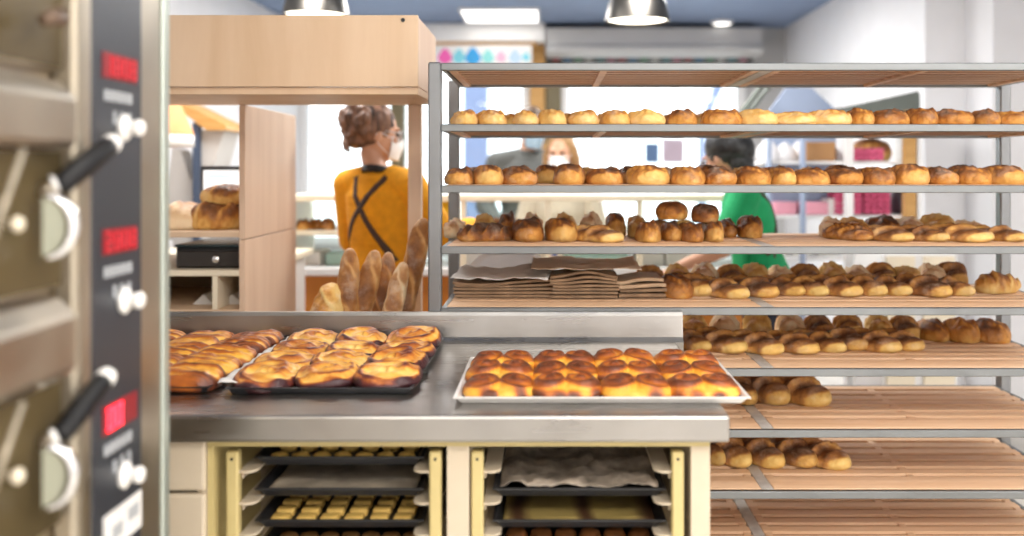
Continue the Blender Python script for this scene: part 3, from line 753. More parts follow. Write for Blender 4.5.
# second shelf: pale and golden rolls
it = [(a, b, k, h, y, 0, d) for a, b, k, h, y, d in (
    (451, 478, pg, 15, 12, 'pale roll'), (478, 508, pg, 14, 20, 'pale roll'), (513, 541, pg, 14, 8, 'pale roll'), (541, 569, pg, 15, 15, 'pale roll'), (570, 601, pg, 15, 6, 'pale roll'), (605, 633, pg, 14, 14, 'pale roll'),
    (634, 671, pg, 15, 24, 'broad pale roll'), (670, 701, gg, 16, 5, 'golden brown roll'), (706, 748, gg, 15, 12, 'golden roll'), (749, 784, pg, 15, 25, 'pale roll'),
    (786, 822, pg, 13, 40, 'pale tapered roll'), (818, 861, pg, 14, 30, 'broad pale roll'), (857, 880, gg, 16, 10, 'golden brown roll'), (881, 918, gg, 16, 15, 'golden roll'), (918, 945, gg, 16, 10, 'golden roll'),
    (945, 984, gg, 15, 20, 'golden roll'), (984, 1008, gg, 16, 5, 'golden brown roll'), (1008, 1040, gg, 13, 15, 'golden roll'))]
shelf_row(1, 'front', 2.672, it, 'rolls in the front row of the second shelf')
it = [(a, a + 30, 'bread_roll' if a < 760 else 'golden_roll', 14, 0, 0, 'floury roll') for a in (462, 497, 530, 556, 590, 618, 652, 692, 732, 770, 806, 842, 866, 902, 934, 962, 1001)]
shelf_row(1, 'back', 2.90, it, 'rolls in the back row of the second shelf')
# third shelf: darker crusted rolls
it = [(a, b, k, h, y, 0, d) for a, b, k, h, y, d in (
    (442, 473, bb, 17, 0, 'dark brown roll'), (472, 505, bb, 18, 10, 'dark brown roll'), (502, 542, bb, 18, 18, 'broad brown roll'), (553, 587, bb, 19, 0, 'round golden fronted roll'), (588, 626, bb, 17, 5, 'brown roll'),
    (632, 675, bb, 18, 18, 'broad brown roll'), (674, 710, gg, 17, 10, 'golden roll'), (708, 744, bb, 17, 12, 'brown roll'), (743, 778, gg, 17, 12, 'golden brown roll'), (775, 802, bb, 16, 8, 'brown roll'), (801, 837, gg, 16, 14, 'golden roll'),
    (835, 870, bb, 17, 12, 'brown roll'), (870, 903, gg, 16, 10, 'golden roll'), (901, 938, bb, 19, 5, 'round brown roll'), (936, 967, bb, 17, 12, 'brown roll'), (965, 1002, gg, 17, 14, 'golden brown roll'), (1000, 1036, bb, 18, 12, 'brown roll'))]
shelf_row(2, 'front', 2.672, it, 'rolls in the front row of the third shelf')
it = [(a, a + 30, 'floury_loaf' if i % 2 else 'brown_roll', 17, 0, 0, 'floury topped roll' if i % 2 else 'brown topped roll', .8) for i, a in enumerate((462, 494, 533, 572, 618, 657, 696, 733, 764, 796, 830, 862, 897, 927, 957, 988))]
shelf_row(2, 'back', 2.92, it, 'rolls in the back row of the third shelf')
# fourth shelf
sl, fl_, tw = 'scored_loaf', 'floury_loaf', 'twisted_loaf'
it = [(455, 516, tw, 19, -62, .06, 'dark twisted loaf lying askew'), (512, 545, 'brown_roll', 22, 5, .03, 'dark round loaf', 1.3), (546, 580, 'brown_roll', 21, 8, .03, 'dark round loaf', 1.3), (590, 625, sl, 17, 30, .02, 'yellow fronted scored loaf', .9),
      (638, 664, 'golden_roll', 20, 0, .02, 'round golden loaf', 1.2), (664, 687, 'brown_roll', 18, 0, .06, 'dark brown loaf', 1.2), (684, 708, 'golden_roll', 17, 8, .03, 'golden loaf', 1.2), (706, 729, 'brown_roll', 19, 0, .03, 'brown loaf', 1.2),
      (846, 880, tw, 17, 26, .09, 'dark twisted loaf', .8), (884, 921, sl, 16, 16, .04, 'yellow fronted scored loaf', .9), (922, 956, sl, 16, 16, .04, 'yellow fronted scored loaf', .9), (957, 1003, sl, 18, 20, .02, 'broad yellow fronted loaf', .95), (1001, 1032, sl, 16, 18, .04, 'yellow fronted scored loaf', .9)]
shelf_row(3, 'front', 2.74, it, 'loaves in the front row of the fourth shelf')
it = [(a, b, k, h, y, dy, d) for a, b, k, h, y, dy, d in (
    (440, 464, fl_, 20, 0, -.03, 'floury loaf'), (470, 497, fl_, 24, 0, 0, 'floury loaf'), (497, 516, 'brown_roll', 24, 0, .0, 'brown loaf'), (519, 544, fl_, 25, 0, 0, 'floury loaf'), (552, 578, fl_, 25, 0, 0, 'floury loaf'), (580, 604, fl_, 26, 0, 0, 'floury loaf'),
    (606, 628, 'brown_roll', 22, 0, 0, 'brown loaf'), (628, 650, fl_, 22, 0, 0, 'floury loaf'), (720, 742, 'brown_roll', 17, 0, 0, 'dark round loaf'), (743, 768, 'brown_roll', 20, 0, -.03, 'dark loaf beside the gap'),
    (822, 850, fl_, 21, -14, -.02, 'pale loaf beside the gap'), (850, 876, fl_, 20, 10, .02, 'floury loaf'), (878, 906, 'brown_roll', 20, 10, 0, 'brown loaf'), (906, 932, fl_, 21, 10, 0, 'floury loaf'), (934, 962, fl_, 24, 10, 0, 'pale pointed loaf'), (966, 994, fl_, 17, 10, 0, 'floury loaf'))]
shelf_row(3, 'back', 2.96, it, 'loaves in the back row of the fourth shelf')
zt3 = rz_(3) + .0012
for px, y, lab in ((672, 219, 'larger dark round bun lying on top of the loaves of the fourth rack shelf'), (705, 222, 'smaller dark round bun lying on top of the loaves of the fourth rack shelf')):
    D = 2.86
    put_loaf('round_bun', X(px, D), D, Z(y, D), (.98 if px < 690 else .82, 1, .84), .4, lab, 'dark buns lying on top of other loaves')
# fifth shelf (paper bags left, loaves right)
it = [(662, 700, 'golden_roll', 20, 8, .0, 'smooth yellow loaf', 1.35), (684, 718, sl, 22, 18, .05, 'dark scored loaf'), (719, 751, sl, 20, 22, -.01, 'yellow fronted scored loaf'), (750, 782, sl, 20, 20, .02, 'scored loaf'), (779, 807, sl, 18, 20, .06, 'dark scored loaf'), (804, 829, sl, 19, 18, .05, 'scored loaf'),
      (833, 867, sl, 20, 22, .04, 'broad scored loaf'), (864, 889, sl, 20, 18, .05, 'scored loaf'), (888, 914, sl, 19, 16, .06, 'golden scored loaf'), (924, 956, sl, 21, 20, .03, 'broad golden loaf'), (954, 974, sl, 19, 20, .05, 'narrow scored loaf'), (972, 1026, 'pointed_loaf', 20, -72, .12, 'brown pointed loaf lying sideways')]
shelf_row(4, 'front', 2.80, it, 'loaves in the front row of the fifth shelf')
it = [(a, a + 27, fl_ if i % 3 else 'scored_loaf', 22 + (i * 7 % 5), 8, .01 * (i % 2), 'pale floury loaf' if i % 3 else 'brown loaf', .75 if i % 3 else .5) for i, a in enumerate((640, 668, 695, 722, 746, 772, 798, 826, 850, 876, 900, 926, 948))]
shelf_row(4, 'back', 3.05, it, 'loaves in the back row of the fifth shelf')
# sixth shelf
it = [(684, 713, sl, 20, 20, .01, 'dark scored loaf'), (713, 751, sl, 21, 22, -.02, 'broad scored loaf'), (752, 788, sl, 21, 24, -.04, 'floury scored loaf'), (788, 824, sl, 19, 22, -.03, 'brown ended scored loaf'), (820, 847, sl, 19, 20, -.01, 'yellow ended scored loaf'),
      (839, 872, sl, 21, 22, .03, 'golden ended loaf'), (872, 907, sl, 20, 20, -.01, 'dark topped loaf'), (898, 930, sl, 18, 16, .02, 'short golden ended loaf', .8)]
shelf_row(5, 'front', 2.86, it, 'loaves in the front row of the sixth shelf')
it = [(686, 712, fl_, 26, 10, .02, 'pale floury loaf', .75), (716, 744, fl_, 27, 10, .02, 'pale floury loaf', .75), (748, 776, fl_, 27, 10, .02, 'pale floury loaf', .75), (782, 810, fl_, 27, 10, .02, 'pale floury loaf', .75), (812, 838, 'scored_loaf', 24, 10, .02, 'brown loaf', .5), (842, 868, 'scored_loaf', 24, 8, .03, 'brown loaf', .5), (874, 898, fl_, 26, 8, .02, 'floury loaf', .7), (901, 926, 'scored_loaf', 24, 8, 0, 'brown loaf', .5),
      (929, 956, 'golden_roll', 19, 12, -.01, 'golden loaf'), (956, 988, 'golden_roll', 20, 18, -.03, 'golden loaf'), (985, 1020, 'golden_roll', 20, 24, -.04, 'broad golden loaf')]
shelf_row(5, 'back', 3.05, it, 'loaves in the back row of the sixth shelf')
# seventh and eighth shelves
it = [(732, 762, sl, 26, 8, 0, 'dark scored loaf beside the worktop'), (760, 797, sl, 27, 10, .0, 'dark scored loaf'), (797, 837, sl, 27, 18, -.02, 'scored loaf with pale yellow end')]
shelf_row(6, 'front', 2.90, it, 'three scored loaves on the seventh shelf')
it = [(706, 725, sl, 26, 14, .02, 'half hidden dark loaf'), (724, 755, sl, 26, 16, .0, 'golden ended scored loaf'), (756, 788, sl, 26, 16, -.01, 'golden ended scored loaf'), (789, 821, sl, 25, 18, 0, 'golden ended scored loaf'), (819, 856, sl, 24, 22, -.02, 'smooth pale ended loaf')]
shelf_row(7, 'front', 2.83, it, 'scored loaves on the eighth shelf')

# ------------------------------------------------------------------ pastries on the worktop trays
def field_mesh(name, hw, hd, fn, rr=3.2, nr=16, na=56):
    """a bun on a rounded footprint: fn(x, y, r) -> (height, crust); r runs 0 at the middle to 1 at the rim"""
    bm = bmesh.new(); lay = bm.verts.layers.float.new('crust'); rows = []
    def edge(a):
        c, s = math.cos(a), math.sin(a)
        k = 1 / ((abs(c) ** rr + abs(s) ** rr) ** (1 / rr))
        return c * k, s * k
    for i in range(nr + 1):
        r = math.sin(i / nr * PI / 2) if i < nr else 1.0
        row = []
        for j in range(na):
            ex, ey = edge(2 * PI * j / na)
            x, y = hw * r * ex, hd * r * ey
            z, c = fn(x, y, r)
            v = bm.verts.new((x, y, z)); v[lay] = c; row.append(v)
        rows.append(row)
    z0 = []
    for j in range(na):
        ex, ey = edge(2 * PI * j / na)
        v = bm.verts.new((hw * ex * .93, hd * ey * .93, 0)); v[lay] = .75; z0.append(v)
    rows.append(z0)
    for i in range(len(rows) - 1):
        for j in range(na): bm.faces.new((rows[i][j], rows[i][(j + 1) % na], rows[i + 1][(j + 1) % na], rows[i + 1][j]))
    bm.faces.new(z0[::-1])
    bmesh.ops.remove_doubles(bm, verts=bm.verts[:], dist=1e-5)
    return mesh_of(bm, name, True)
def brioche_fn(hw, H, seed):
    def fn(x, y, r):
        best = 0; c = .3
        k = 1 if x > 0 else -1
        ccx = k * hw * .48
        dx, dy = (x - ccx) / (hw * .56), y / (.060)
        rho = math.hypot(dx, dy); ph = math.atan2(dy, dx * k)
        dome = max(0, 1 - min(1, rho) ** 2.4) ** .5
        rimz = max(0.0, 1 - r ** 5) ** .5
        nn = noise.noise(Vector((x * 30 + seed, y * 30, seed)))
        sp = math.cos(2 * PI * (rho * 1.75 - ph / (2 * PI)) + .6)
        z = H * (.66 + .34 * dome) * (.42 + .58 * rimz) + .0040 * sp * (rho < 1.0) * rimz + .003 * nn
        c = .08 + .66 * sst(dome, .38, .62) + .20 * sp * sst(dome, .2, .5) + .34 * nn
        if r > .80: c += max(0, (r - .80) / .20 * (.36 + 1.5 * nn))
        if abs(x) < .006: z -= .003 * (1 - abs(x) / .006); c -= .12
        return max(.006, z), c
    return fn
BR = []
for s in range(5):
    me = field_mesh('brioche_bun', .0715, .067, brioche_fn(.0715, .041, s * 3.7), rr=3.4, nr=18, na=64); me.materials.append(M['brioche']); BR.append(me)
TC = pan('baking_tray', -.190, .398, 1.905, 2.31, TZ + .001, M['light_pan'], 'pale aluminium tray of brioche buns at the right end of the worktop', 'trays on the worktop', h=.015, flare=.012)
RN = ['front', 'middle', 'back']
for r in range(3):
    for c in range(4):
        o = put(BR[(r * 4 + c) % 5], 'brioche_bun', M['brioche'], (-.190 + .083 + c * .1410 + random.uniform(-.003, .003), 1.905 + .076 + r * .126, TZ + .0045), random.uniform(-.04, .04) + (PI if (r + c) % 2 else 0),
                'glazed double brioche bun, %s row of the pale tray, %s from left' % (RN[r], ORD[c]), 'pastry', 'brioche buns on the pale tray', s=(1.075, 1.02, random.uniform(.86, 1.0)))
def swirl_fn(hw, hd, H, seed):
    def fn(x, y, r):
        nn = noise.noise(Vector((x * 26 + seed, y * 26, seed)))
        ph = math.atan2(y / hd, x / hw)
        sp = math.cos(2 * PI * (r * 2.1 - ph / (2 * PI)) + seed)
        up = (1 - r ** 7)
        z = H * (.80 + .10 * (1 - r * r)) * (.35 + .65 * max(0, up) ** .5) + .0035 * sp * (r < .93) + .006 * nn
        n3 = noise.noise(Vector((x * 14 + seed, y * 60, seed))); z += .006 * n3 * max(0, up)
        c = .12 + .22 * max(0, sp) ** 3 + .34 * nn + .42 * n3 + .10 * r
        if r > .88: c += .75 * (r - .88) / .12
        if r > .6 and sp > .8: c += .22
        return max(.008, z), c
    return fn
SW = []
for s in range(5):
    me = field_mesh('swirl_pastry', .068, .078, swirl_fn(.068, .078, .035, s * 2.9), rr=2.3, nr=18, na=56); me.materials.append(M['swirl']); SW.append(me)
# middle dark tray, its right edge turned a touch
TBx0, TBx1, TBy0, TBy1 = -.675, -.292, 1.99, 2.575
pan('baking_tray', TBx0, TBx1, TBy0, TBy1, TZ + .001, M['dark_pan'], 'dark tray of large swirl pastries in the middle of the worktop', 'trays on the worktop', h=.014, flare=.006)
RN4 = ['front', 'second', 'third', 'back']
for r in range(4):
    for c in range(3):
        put(SW[(r * 3 + c) % 5], 'swirl_pastry', M['swirl'], (TBx0 + .062 + c * .130 + random.uniform(-.004, .004) - r * .002, TBy0 + .086 + r * .138, TZ + .0085), random.uniform(-.15, .15),
            'large swirl pastry on the middle dark tray, %s row, %s from left' % (RN4[r], ORD[c]), 'pastry', 'swirl pastries on the middle tray', tilt=(random.uniform(.02, .14), random.uniform(-.10, .10)), s=(random.uniform(1.04, 1.12), random.uniform(1.02, 1.12), random.uniform(.85, 1.1) + (.15 if r == 3 else 0)))
tag(obj('parchment', crumple(TBx0 - .028, TBx0 + .030, TBy0 + .02, TBy1 - .03, TZ + .018, .008, .0015, 12, nx=8, ny=40, fr=26), M['paper'], smooth=True, loc=(TBx0, 2.2, TZ)), 'white baking paper strip along the left edge of the middle dark tray', 'paper')
# left dark tray of flaky pastries
TAx0, TAx1, TAy0, TAy1 = -1.105, -.720, 2.0, 2.585
pan('baking_tray', TAx0, TAx1, TAy0, TAy1, TZ + .001, M['dark_pan'], 'dark tray of flaky golden pastries at the left of the worktop', 'trays on the worktop', h=.014, flare=.006)
def flaky_fn(hw, hd, H, seed):
    def fn(x, y, r):
        n1 = noise.noise(Vector((x * 9 + seed, y * 55, seed))); nn = noise.noise(Vector((x * 30, y * 30, seed)))
        up = max(0, 1 - r ** 6) ** .5
        z = H * (.55 + .45 * up) * (.4 + .6 * up) + .008 * n1 * up + .005 * nn + .004 * noise.noise(Vector((x * 70, y * 70, seed))) * up
        c = .26 + .75 * n1 + .2 * nn + (.35 * (r - .88) / .12 if r > .88 else 0)
        return max(.006, z), c
    return fn
FLK = []
for s in range(5):
    me = field_mesh('flaky_pastry', .068, .061, flaky_fn(.068, .061, .036, s * 4.3 + 1), rr=3.4, nr=18, na=56); me.materials.append(M['flaky']); FLK.append(me)
RN5 = ['front', 'second', 'third', 'fourth', 'back']
for r in range(5):
    for c in range(3):
        put(FLK[(r * 3 + c) % 5], 'flaky_pastry', M['flaky'], (TAx1 - .062 - c * .128, TAy0 + .060 + r * .114, TZ + .005), random.uniform(-.06, .06),
            'flaky golden pastry on the left dark tray, %s row, %s from right' % (RN5[r], ORD[c]), 'pastry', 'flaky pastries on the left tray', tilt=(.06, random.uniform(-.08, .08)), s=(1.06, 1.04, random.uniform(.85, 1.1)))

# ------------------------------------------------------------------ paper bags and sheets on the fifth shelf
z5 = rz_(4) + .0012
def bag_stack(p0, p1, D, n, h, dy, which, mat, light_top=0, seed=0):
    x0, x1 = X(p0, D), X(p1, D); th = h / n
    for i in range(n):
        jx, jy = random.uniform(-.006, .006), random.uniform(-.006, .010)
        def fn(u, v, i=i):
            x = x0 + (x1 - x0) * u + jx; y = D + dy * v + jy
            sag = .009 * math.sin(u * 5 + seed + i * .5) * (i / n) + .006 * noise.noise(Vector((x * 14, y * 14, seed)))
            return Vector((x, y, z5 + (i + 1) * th + sag * (i / n)))
        bm = solid_sheet(bmesh.new(), 16, 6, fn, th * .66)
        m = M['kraft_light'] if i >= n - light_top else mat
        o = obj('paper_bag', bm, m, loc=((x0 + x1) / 2, D + dy / 2, z5 + i * th))
        tag(o, 'folded brown paper bag, %s from the bottom in the %s bag stack' % (ORD[i], which), 'paper bag', 'paper bags in the %s stack' % which)
bag_stack(453, 553, 2.83, 5, .050, .22, 'left', M['kraft'], 0, 1)
bag_stack(551, 618, 2.81, 7, .074, .20, 'middle', M['kraft'], 0, 2)
bag_stack(619, 666, 2.82, 4, .056, .18, 'right', M['kraft'], 2, 3)
def sheet(p0, p1, D, dy, z, amp, mat, lab, seed, rise=.0, skew=0.0):
    x0, x1 = X(p0, D), X(p1, D)
    def fn(u, v):
        x = x0 + (x1 - x0) * u + skew * v; y = D + dy * v
        return Vector((x, y, z + rise * v * (.6 + .4 * math.sin(u * 7 + seed)) + amp * (noise.noise(Vector((x * 16, y * 16, seed))) + .5 * noise.noise(Vector((x * 40, y * 40, seed + 3))))))
    tag(obj('paper_sheet', solid_sheet(bmesh.new(), 30, 14, fn, .0015), mat, smooth=True, loc=((x0 + x1) / 2, D + dy / 2, z)), lab, 'paper')
sheet(450, 548, 2.80, .25, z5 + .062, .009, thin('thin_white_paper', (.93, .92, .90), .15), 'white crinkled paper lying on the left stack of brown bags', 2, rise=.018, skew=.02)
sheet(531, 642, 2.80, .30, z5 + .090, .008, thin('cream_paper', (.90, .80, .66), .15), 'cream paper sheet draped over the middle stack of brown bags', 6, rise=.012)
# ------------------------------------------------------------------ plywood bread shelf left of the rack
HD0, HD1, SD0, SD1 = 2.75, 3.18, 3.20, 3.84
hx1 = X(418, HD0); hx0 = -1.50
hut = thing('bread_shelf', 'tall pale plywood bread shelf with a boxy header, left of the metal rack', 'shelf', (-.95, 3.4, 0))
zt_, zb_ = Z(15, HD0), Z(88, HD0)
bm = B(hx0, hx1, HD0, HD0 + .018, zb_ + .004, zt_, .0015)
hd = obj('header_front', bm, M['ply'], hut)
bm = bmesh.new(); lathe(bm, [(0, 0), (.006, 0), (.006, .003), (0, .003)], (X(403, HD0), HD0 - .0025, Z(20, HD0)), 10, 'Y'); obj('screw_head', bm, M['black'], hd)
obj('header_side', B(hx1 - .018, hx1, HD0 + .0185, HD1, zb_ + .004, zt_ - .004, .0015), M['ply_panel'], hut)
obj('header_top', B(hx0, hx1 - .0185, HD0 + .0185, HD1, zt_ - .02, zt_ - .004), M['ply'], hut)
obj('header_bottom', B(hx0, hx1 - .001, HD0 + .012, HD1 + .02, zb_ - .018, zb_ + .0035, .0015), M['ply'], hut)
xd = X(245, SD0)
zs1 = 1.143
obj('upper_panel', B(xd - .020, xd, SD0, SD1, zs1 - .006, zb_ - .018, .0015), M['ply_panel'], hut)
obj('lower_panel', B(xd - .020, xd, SD0, SD1, .0, zs1 - .009, .0015), M['ply_panel'], hut)
obj('left_panel', B(-1.80, -1.78, SD0, SD1, 0, zb_ - .018, .0015), M['ply_panel'], hut)
obj('right_post', B(X(408, SD0), X(421, SD0), SD0, SD0 + .04, 0, zb_ - .018, .0015), M['ply_panel'], hut)
obj('top_rail', B(-1.80, X(421, SD0), HD1 + .021, HD1 + .05, zb_ - .017, zb_ + .04), M['ply'], hut)
obj('shelf_board', B(-1.78, xd - .0205, SD0, SD1, zs1, zs1 + .020, .0015), M['ply'], hut)
zl_ = 1.012
obj('lower_board', B(-1.78, xd - .0205, SD0, SD1, zl_, zl_ + .020, .002), M['counter_cream'], hut)
xv = X(214.5, SD0)
obj('compartment_divider', B(xv - .009, xv + .009, SD0 + .003, SD1, .90, zl_, .001), M['counter_cream'], hut)
obj('bottom_board', B(-1.78, xd - .0205, SD0, SD1, .875, .8995), M['ply'], hut)
obj('compartment_back', B(-1.78, xv - .01, SD1 - .02, SD1, .8998, zl_), plain('brown_board', (.22, .12, .05), .6), hut)
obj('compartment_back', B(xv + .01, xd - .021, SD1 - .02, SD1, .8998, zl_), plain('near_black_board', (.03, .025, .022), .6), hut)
for px, w, lab in ((203, .075, 'small white paper tent in the left compartment under the cash drawer'), (232, .09, 'small white paper tent in the right compartment under the cash drawer')):
    D = 3.32; x = X(px, D)
    bm = bmesh.new(); prism(bm, [(x - w / 2, D, .9002), (x, D, .9002 + .034), (x + w / 2, D, .9002), ], (0, .08, 0))
    tag(obj('paper_tent', bm, M['paper'], loc=(x, D, .90)), lab, 'paper')
# cash drawer
cd = thing('cash_drawer', 'black cash drawer with a round silver lock under the bread shelf board', 'cash drawer', (X(210, 3.26), 3.4, zl_ + .02))
c0, c1 = X(175, 3.26), X(246, 3.26) - .012
obj('drawer_case', B(c0, c1, 3.27, 3.62, zl_ + .0205, zl_ + .092, .004), M['black'], cd)
fr = obj('drawer_face', B(c0 + .006, c1 - .006, 3.255, 3.269, zl_ + .026, zl_ + .080, .003), plain('dark_brown_black', (.028, .022, .019), .4), cd)
bm = bmesh.new(); lathe(bm, [(0, -.008), (.010, -.008), (.013, -.004), (.013, 0)], (X(216, 3.255), 3.255, zl_ + .052), 20, 'Y'); obj('lock', bm, M['chrome'], fr, True)
obj('drawer_lid', B(c0 - .004, c1 + .002, 3.262, 3.63, zl_ + .0925, zl_ + .102, .003), plain('teal_black_gloss', (.03, .05, .055), .15), cd)
# breads on the shelf board
zb = zs1 + .0205
big = loaf_mesh('country_loaf', .30, .20, .088, ns=4, seed=4, pale_end=0, base=.34, ridge=.16, low=.35); big.materials.append(M['loaf_flour'])
bro = loaf_mesh('brown_country_loaf', .26, .16, .105, ns=3, seed=9, pale_end=0, base=.50, ridge=.12); bro.materials.append(M['loaf'])
topl = loaf_mesh('crusty_loaf', .26, .105, .085, ns=3, seed=2, pale_end=.8, base=.46, ridge=.06); topl.materials.append(M['loaf'])
def put_me(me, name, loc, rot, lab, group=None, s=(1, 1, 1)):
    o = link(bpy.data.objects.new(name, me)); o.location = loc; o.rotation_euler = rot; o.scale = s
    return tag(o, lab, 'bread', group)
put_me(big, 'country_loaf', (X(178, 3.36), 3.36, zb), (0, 0, -PI / 2 + .25), 'pale floury country loaf on the plywood shelf board beside the oven')
put_me(bro, 'country_loaf', (X(228, 3.36) - .03, 3.35, zb), (0, 0, -PI / 2 + .3), 'brown country loaf on the plywood shelf board under a smaller loaf', s=(.9, .78, .95))
put_me(topl, 'crusty_loaf', (X(234, 3.37) - .01, 3.37, zb + .088), (0, .06, -PI / 2 + .35), 'crusty loaf resting on top of the brown country loaf', s=(.95, .80, .80))
# basket of baguettes
bk = thing('bread_basket', 'wicker basket of standing baguettes between the worktop and the plywood shelf', 'basket', (-.56, 2.98, 0))
def basket(bm, x0, x1, y0, y1, z0, z1, th):
    box(bm, x0, x1, y0, y0 + th, z0, z1, .004); box(bm, x0, x1, y1 - th, y1, z0, z1, .004)
    box(bm, x0, x0 + th, y0 + th, y1 - th, z0, z1, .004); box(bm, x1 - th, x1, y0 + th, y1 - th, z0, z1, .004); box(bm, x0 + th, x1 - th, y0 + th, y1 - th, z0, .50)
bm = bmesh.new(); basket(bm, -.74, -.375, 2.84, 3.13, 0, .86, .016); obj('basket_body', bm, M['wicker'], bk)
obj('basket_rim', tube(bmesh.new(), [(-.732, 2.848, .866), (-.383, 2.848, .866), (-.383, 3.122, .866), (-.732, 3.122, .866), (-.732, 2.85, .866)], .011, 8), M['wicker'], bk, True)
def baguette(pt, pb, D, w, key, lab, s=1.0, dn=0.0, dt=.02):
    a = P(pt[0], pt[1], D + dt); b = P(pb[0], pb[1], D)
    d = (b - a).normalized(); L = .60
    me = loaf_mesh('baguette', L, w, w * .92, ns=5, seed=key * 3.3, pale_end=.0, base=.36 + .05 * (key % 3), ridge=.16, low=.46, nu=60, pw=8.0, lump=.06)
    for v in me.vertices: v.co.z -= w * .45
    me.materials.append(M['baguette'] if key != 3 else M['loaf_flour'])
    o = link(bpy.data.objects.new('baguette', me)); c = a + d * (L / 2)
    yv = -d; up = Vector((0, -1, .15)); xv_ = yv.cross(up).normalized(); zv = xv_.cross(yv).normalized()
    o.matrix_world = Matrix.Translation(c) @ Matrix((xv_, yv, zv)).transposed().to_4x4() @ Matrix.Diagonal((1, 1, 1, 1))
    return tag(o, lab, 'bread', 'baguettes in the wicker basket')
baguette((350, 248), (347, 310), 2.93, .066, 1, 'upright baguette at the left of the basket')
baguette((376, 250), (361, 310), 2.97, .066, 2, 'baguette in the basket leaning right, second from left')
baguette((389, 252), (381, 310), 3.05, .058, 5, 'dark narrow baguette in the middle of the basket', dt=.02)
baguette((404, 262), (392, 310), 2.91, .058, 3, 'short floury baguette in the basket before the tallest one')
baguette((424, 218), (403, 310), 3.02, .070, 4, 'tallest baguette leaning right at the right end of the basket', dt=.03)
sm = loaf_mesh('bread_end', .20, .085, .08, ns=3, seed=6, pale_end=.4, base=.26, ridge=.1, low=.45); sm.materials.append(M['loaf_pale'])
o = put_me(sm, 'short_loaf', P(333, 318, 2.92), (1.15, 0, -.5), 'short pale loaf leaning at the left edge of the baguette basket')
# ------------------------------------------------------------------ checkout monitor and its counter
ck_ = thing('checkout_counter', 'pale checkout counter behind the plywood bread shelf', 'counter', (-1.75, 4.25, 0))
obj('counter_top', B(-2.2, -1.12, 4.0, 4.5, .97, 1.0, .004), M['counter_cream'], ck_)
obj('counter_body', B(-2.18, -1.15, 4.04, 4.46, .0, .9695), M['white'], ck_)
mo = thing('monitor', 'checkout monitor with a lit pale screen and dark frame', 'monitor', (X(231, 4.1), 4.12, 1.0))
mx0, mx1, mz0, mz1 = X(200, 4.08), X(266, 4.08), Z(226, 4.08), Z(166, 4.08)
obj('monitor_frame', B(mx0, mx1, 4.08, 4.11, mz0, mz1, .005), M['black'], mo)
sc_ = obj('screen', B(mx0 + .016, mx1 - .016, 4.076, 4.0798, mz0 + .02, mz1 - .018), M['screen'], mo)
bm = bmesh.new(); box(bm, mx0 + .035, mx0 + .135, 4.0745, 4.0758, mz1 - .048, mz1 - .040); sl_ = obj('screen_line', bm, M['screen_blue'], sc_)
bm = B(mx0 + .035, mx0 + .09, 4.0745, 4.0758, mz1 - .068, mz1 - .062); obj('screen_line', bm, M['screen_blue'], sc_)
bm = B((mx0 + mx1) / 2 - .03, (mx0 + mx1) / 2 + .03, 4.105, 4.125, 1.012, mz0 + .06); obj('stand', bm, M['black'], mo)
obj('stand_foot', B((mx0 + mx1) / 2 - .1, (mx0 + mx1) / 2 + .1, 4.05, 4.2, 1.0005, 1.012, .003), M['black'], mo)
# gabled display and apricot shade, far left
gd = thing('gabled_display', 'grey house shaped display with a sloping honey wood roof beam', 'display', (X(196, 5.0), 5.1, 0))
D = 5.0
bm = bmesh.new(); prism(bm, [P(168, 102, D), P(178, 101, D), P(226, 125, D), P(226, 130, D), P(206, 130, D)], (0, .35, 0)); obj('roof_beam', bm, M['gold_wood'], gd)
bm = bmesh.new(); prism(bm, [P(195, 130, D + .05), P(224, 130, D + .05), P(214, 166, D + .05), P(206, 205, D + .05), P(190, 205, D + .05)], (0, .25, 0)); obj('gable_board', bm, M['grey_board'], gd)
obj('corner_post', B(X(191, D), X(198, D), D + .02, D + .06, 0, Z(122, D)), M['dark_blue'], gd)
bm = bmesh.new(); prism(bm, [P(172, 148, D + .1), P(180, 150, D + .1), P(199, 205, D + .1), P(199, 240, D + .1), P(160, 240, D + .1)], (0, .15, 0)); obj('side_board', bm, M['grey_board'], gd)
bm = B(X(168, D), X(214, D), D + .06, D + .30, 0, Z(240, D)); obj('display_base', bm, M['grey_board'], gd)
ls = thing('lampshade', 'apricot lampshade with a white lower band beside the sloping beam', 'lamp', P(160, 60, 4.7))
D = 4.7; xc = X(160, D); zc = Z(147, D); r0 = X(192, D) - xc
bm = bmesh.new(); lathe(bm, [(r0, .06), (r0 * .98, .075), (r0 * .55, .235), (r0 * .5, .235), (r0 * .93, .07)], (xc, D, zc), 32); obj('fabric_shade', bm, M['shade_orange'], ls, True)
bm = bmesh.new(); lathe(bm, [(r0 * .99, .0), (r0 * 1.01, .0), (r0 * 1.01, .058), (r0 * .98, .058)], (xc, D, zc), 32); obj('shade_band', bm, M['white'], ls, True)
obj('cord', tube(bmesh.new(), [(xc, D, zc + .23), (xc, D, ZC)], .004, 8), M['black'], ls)
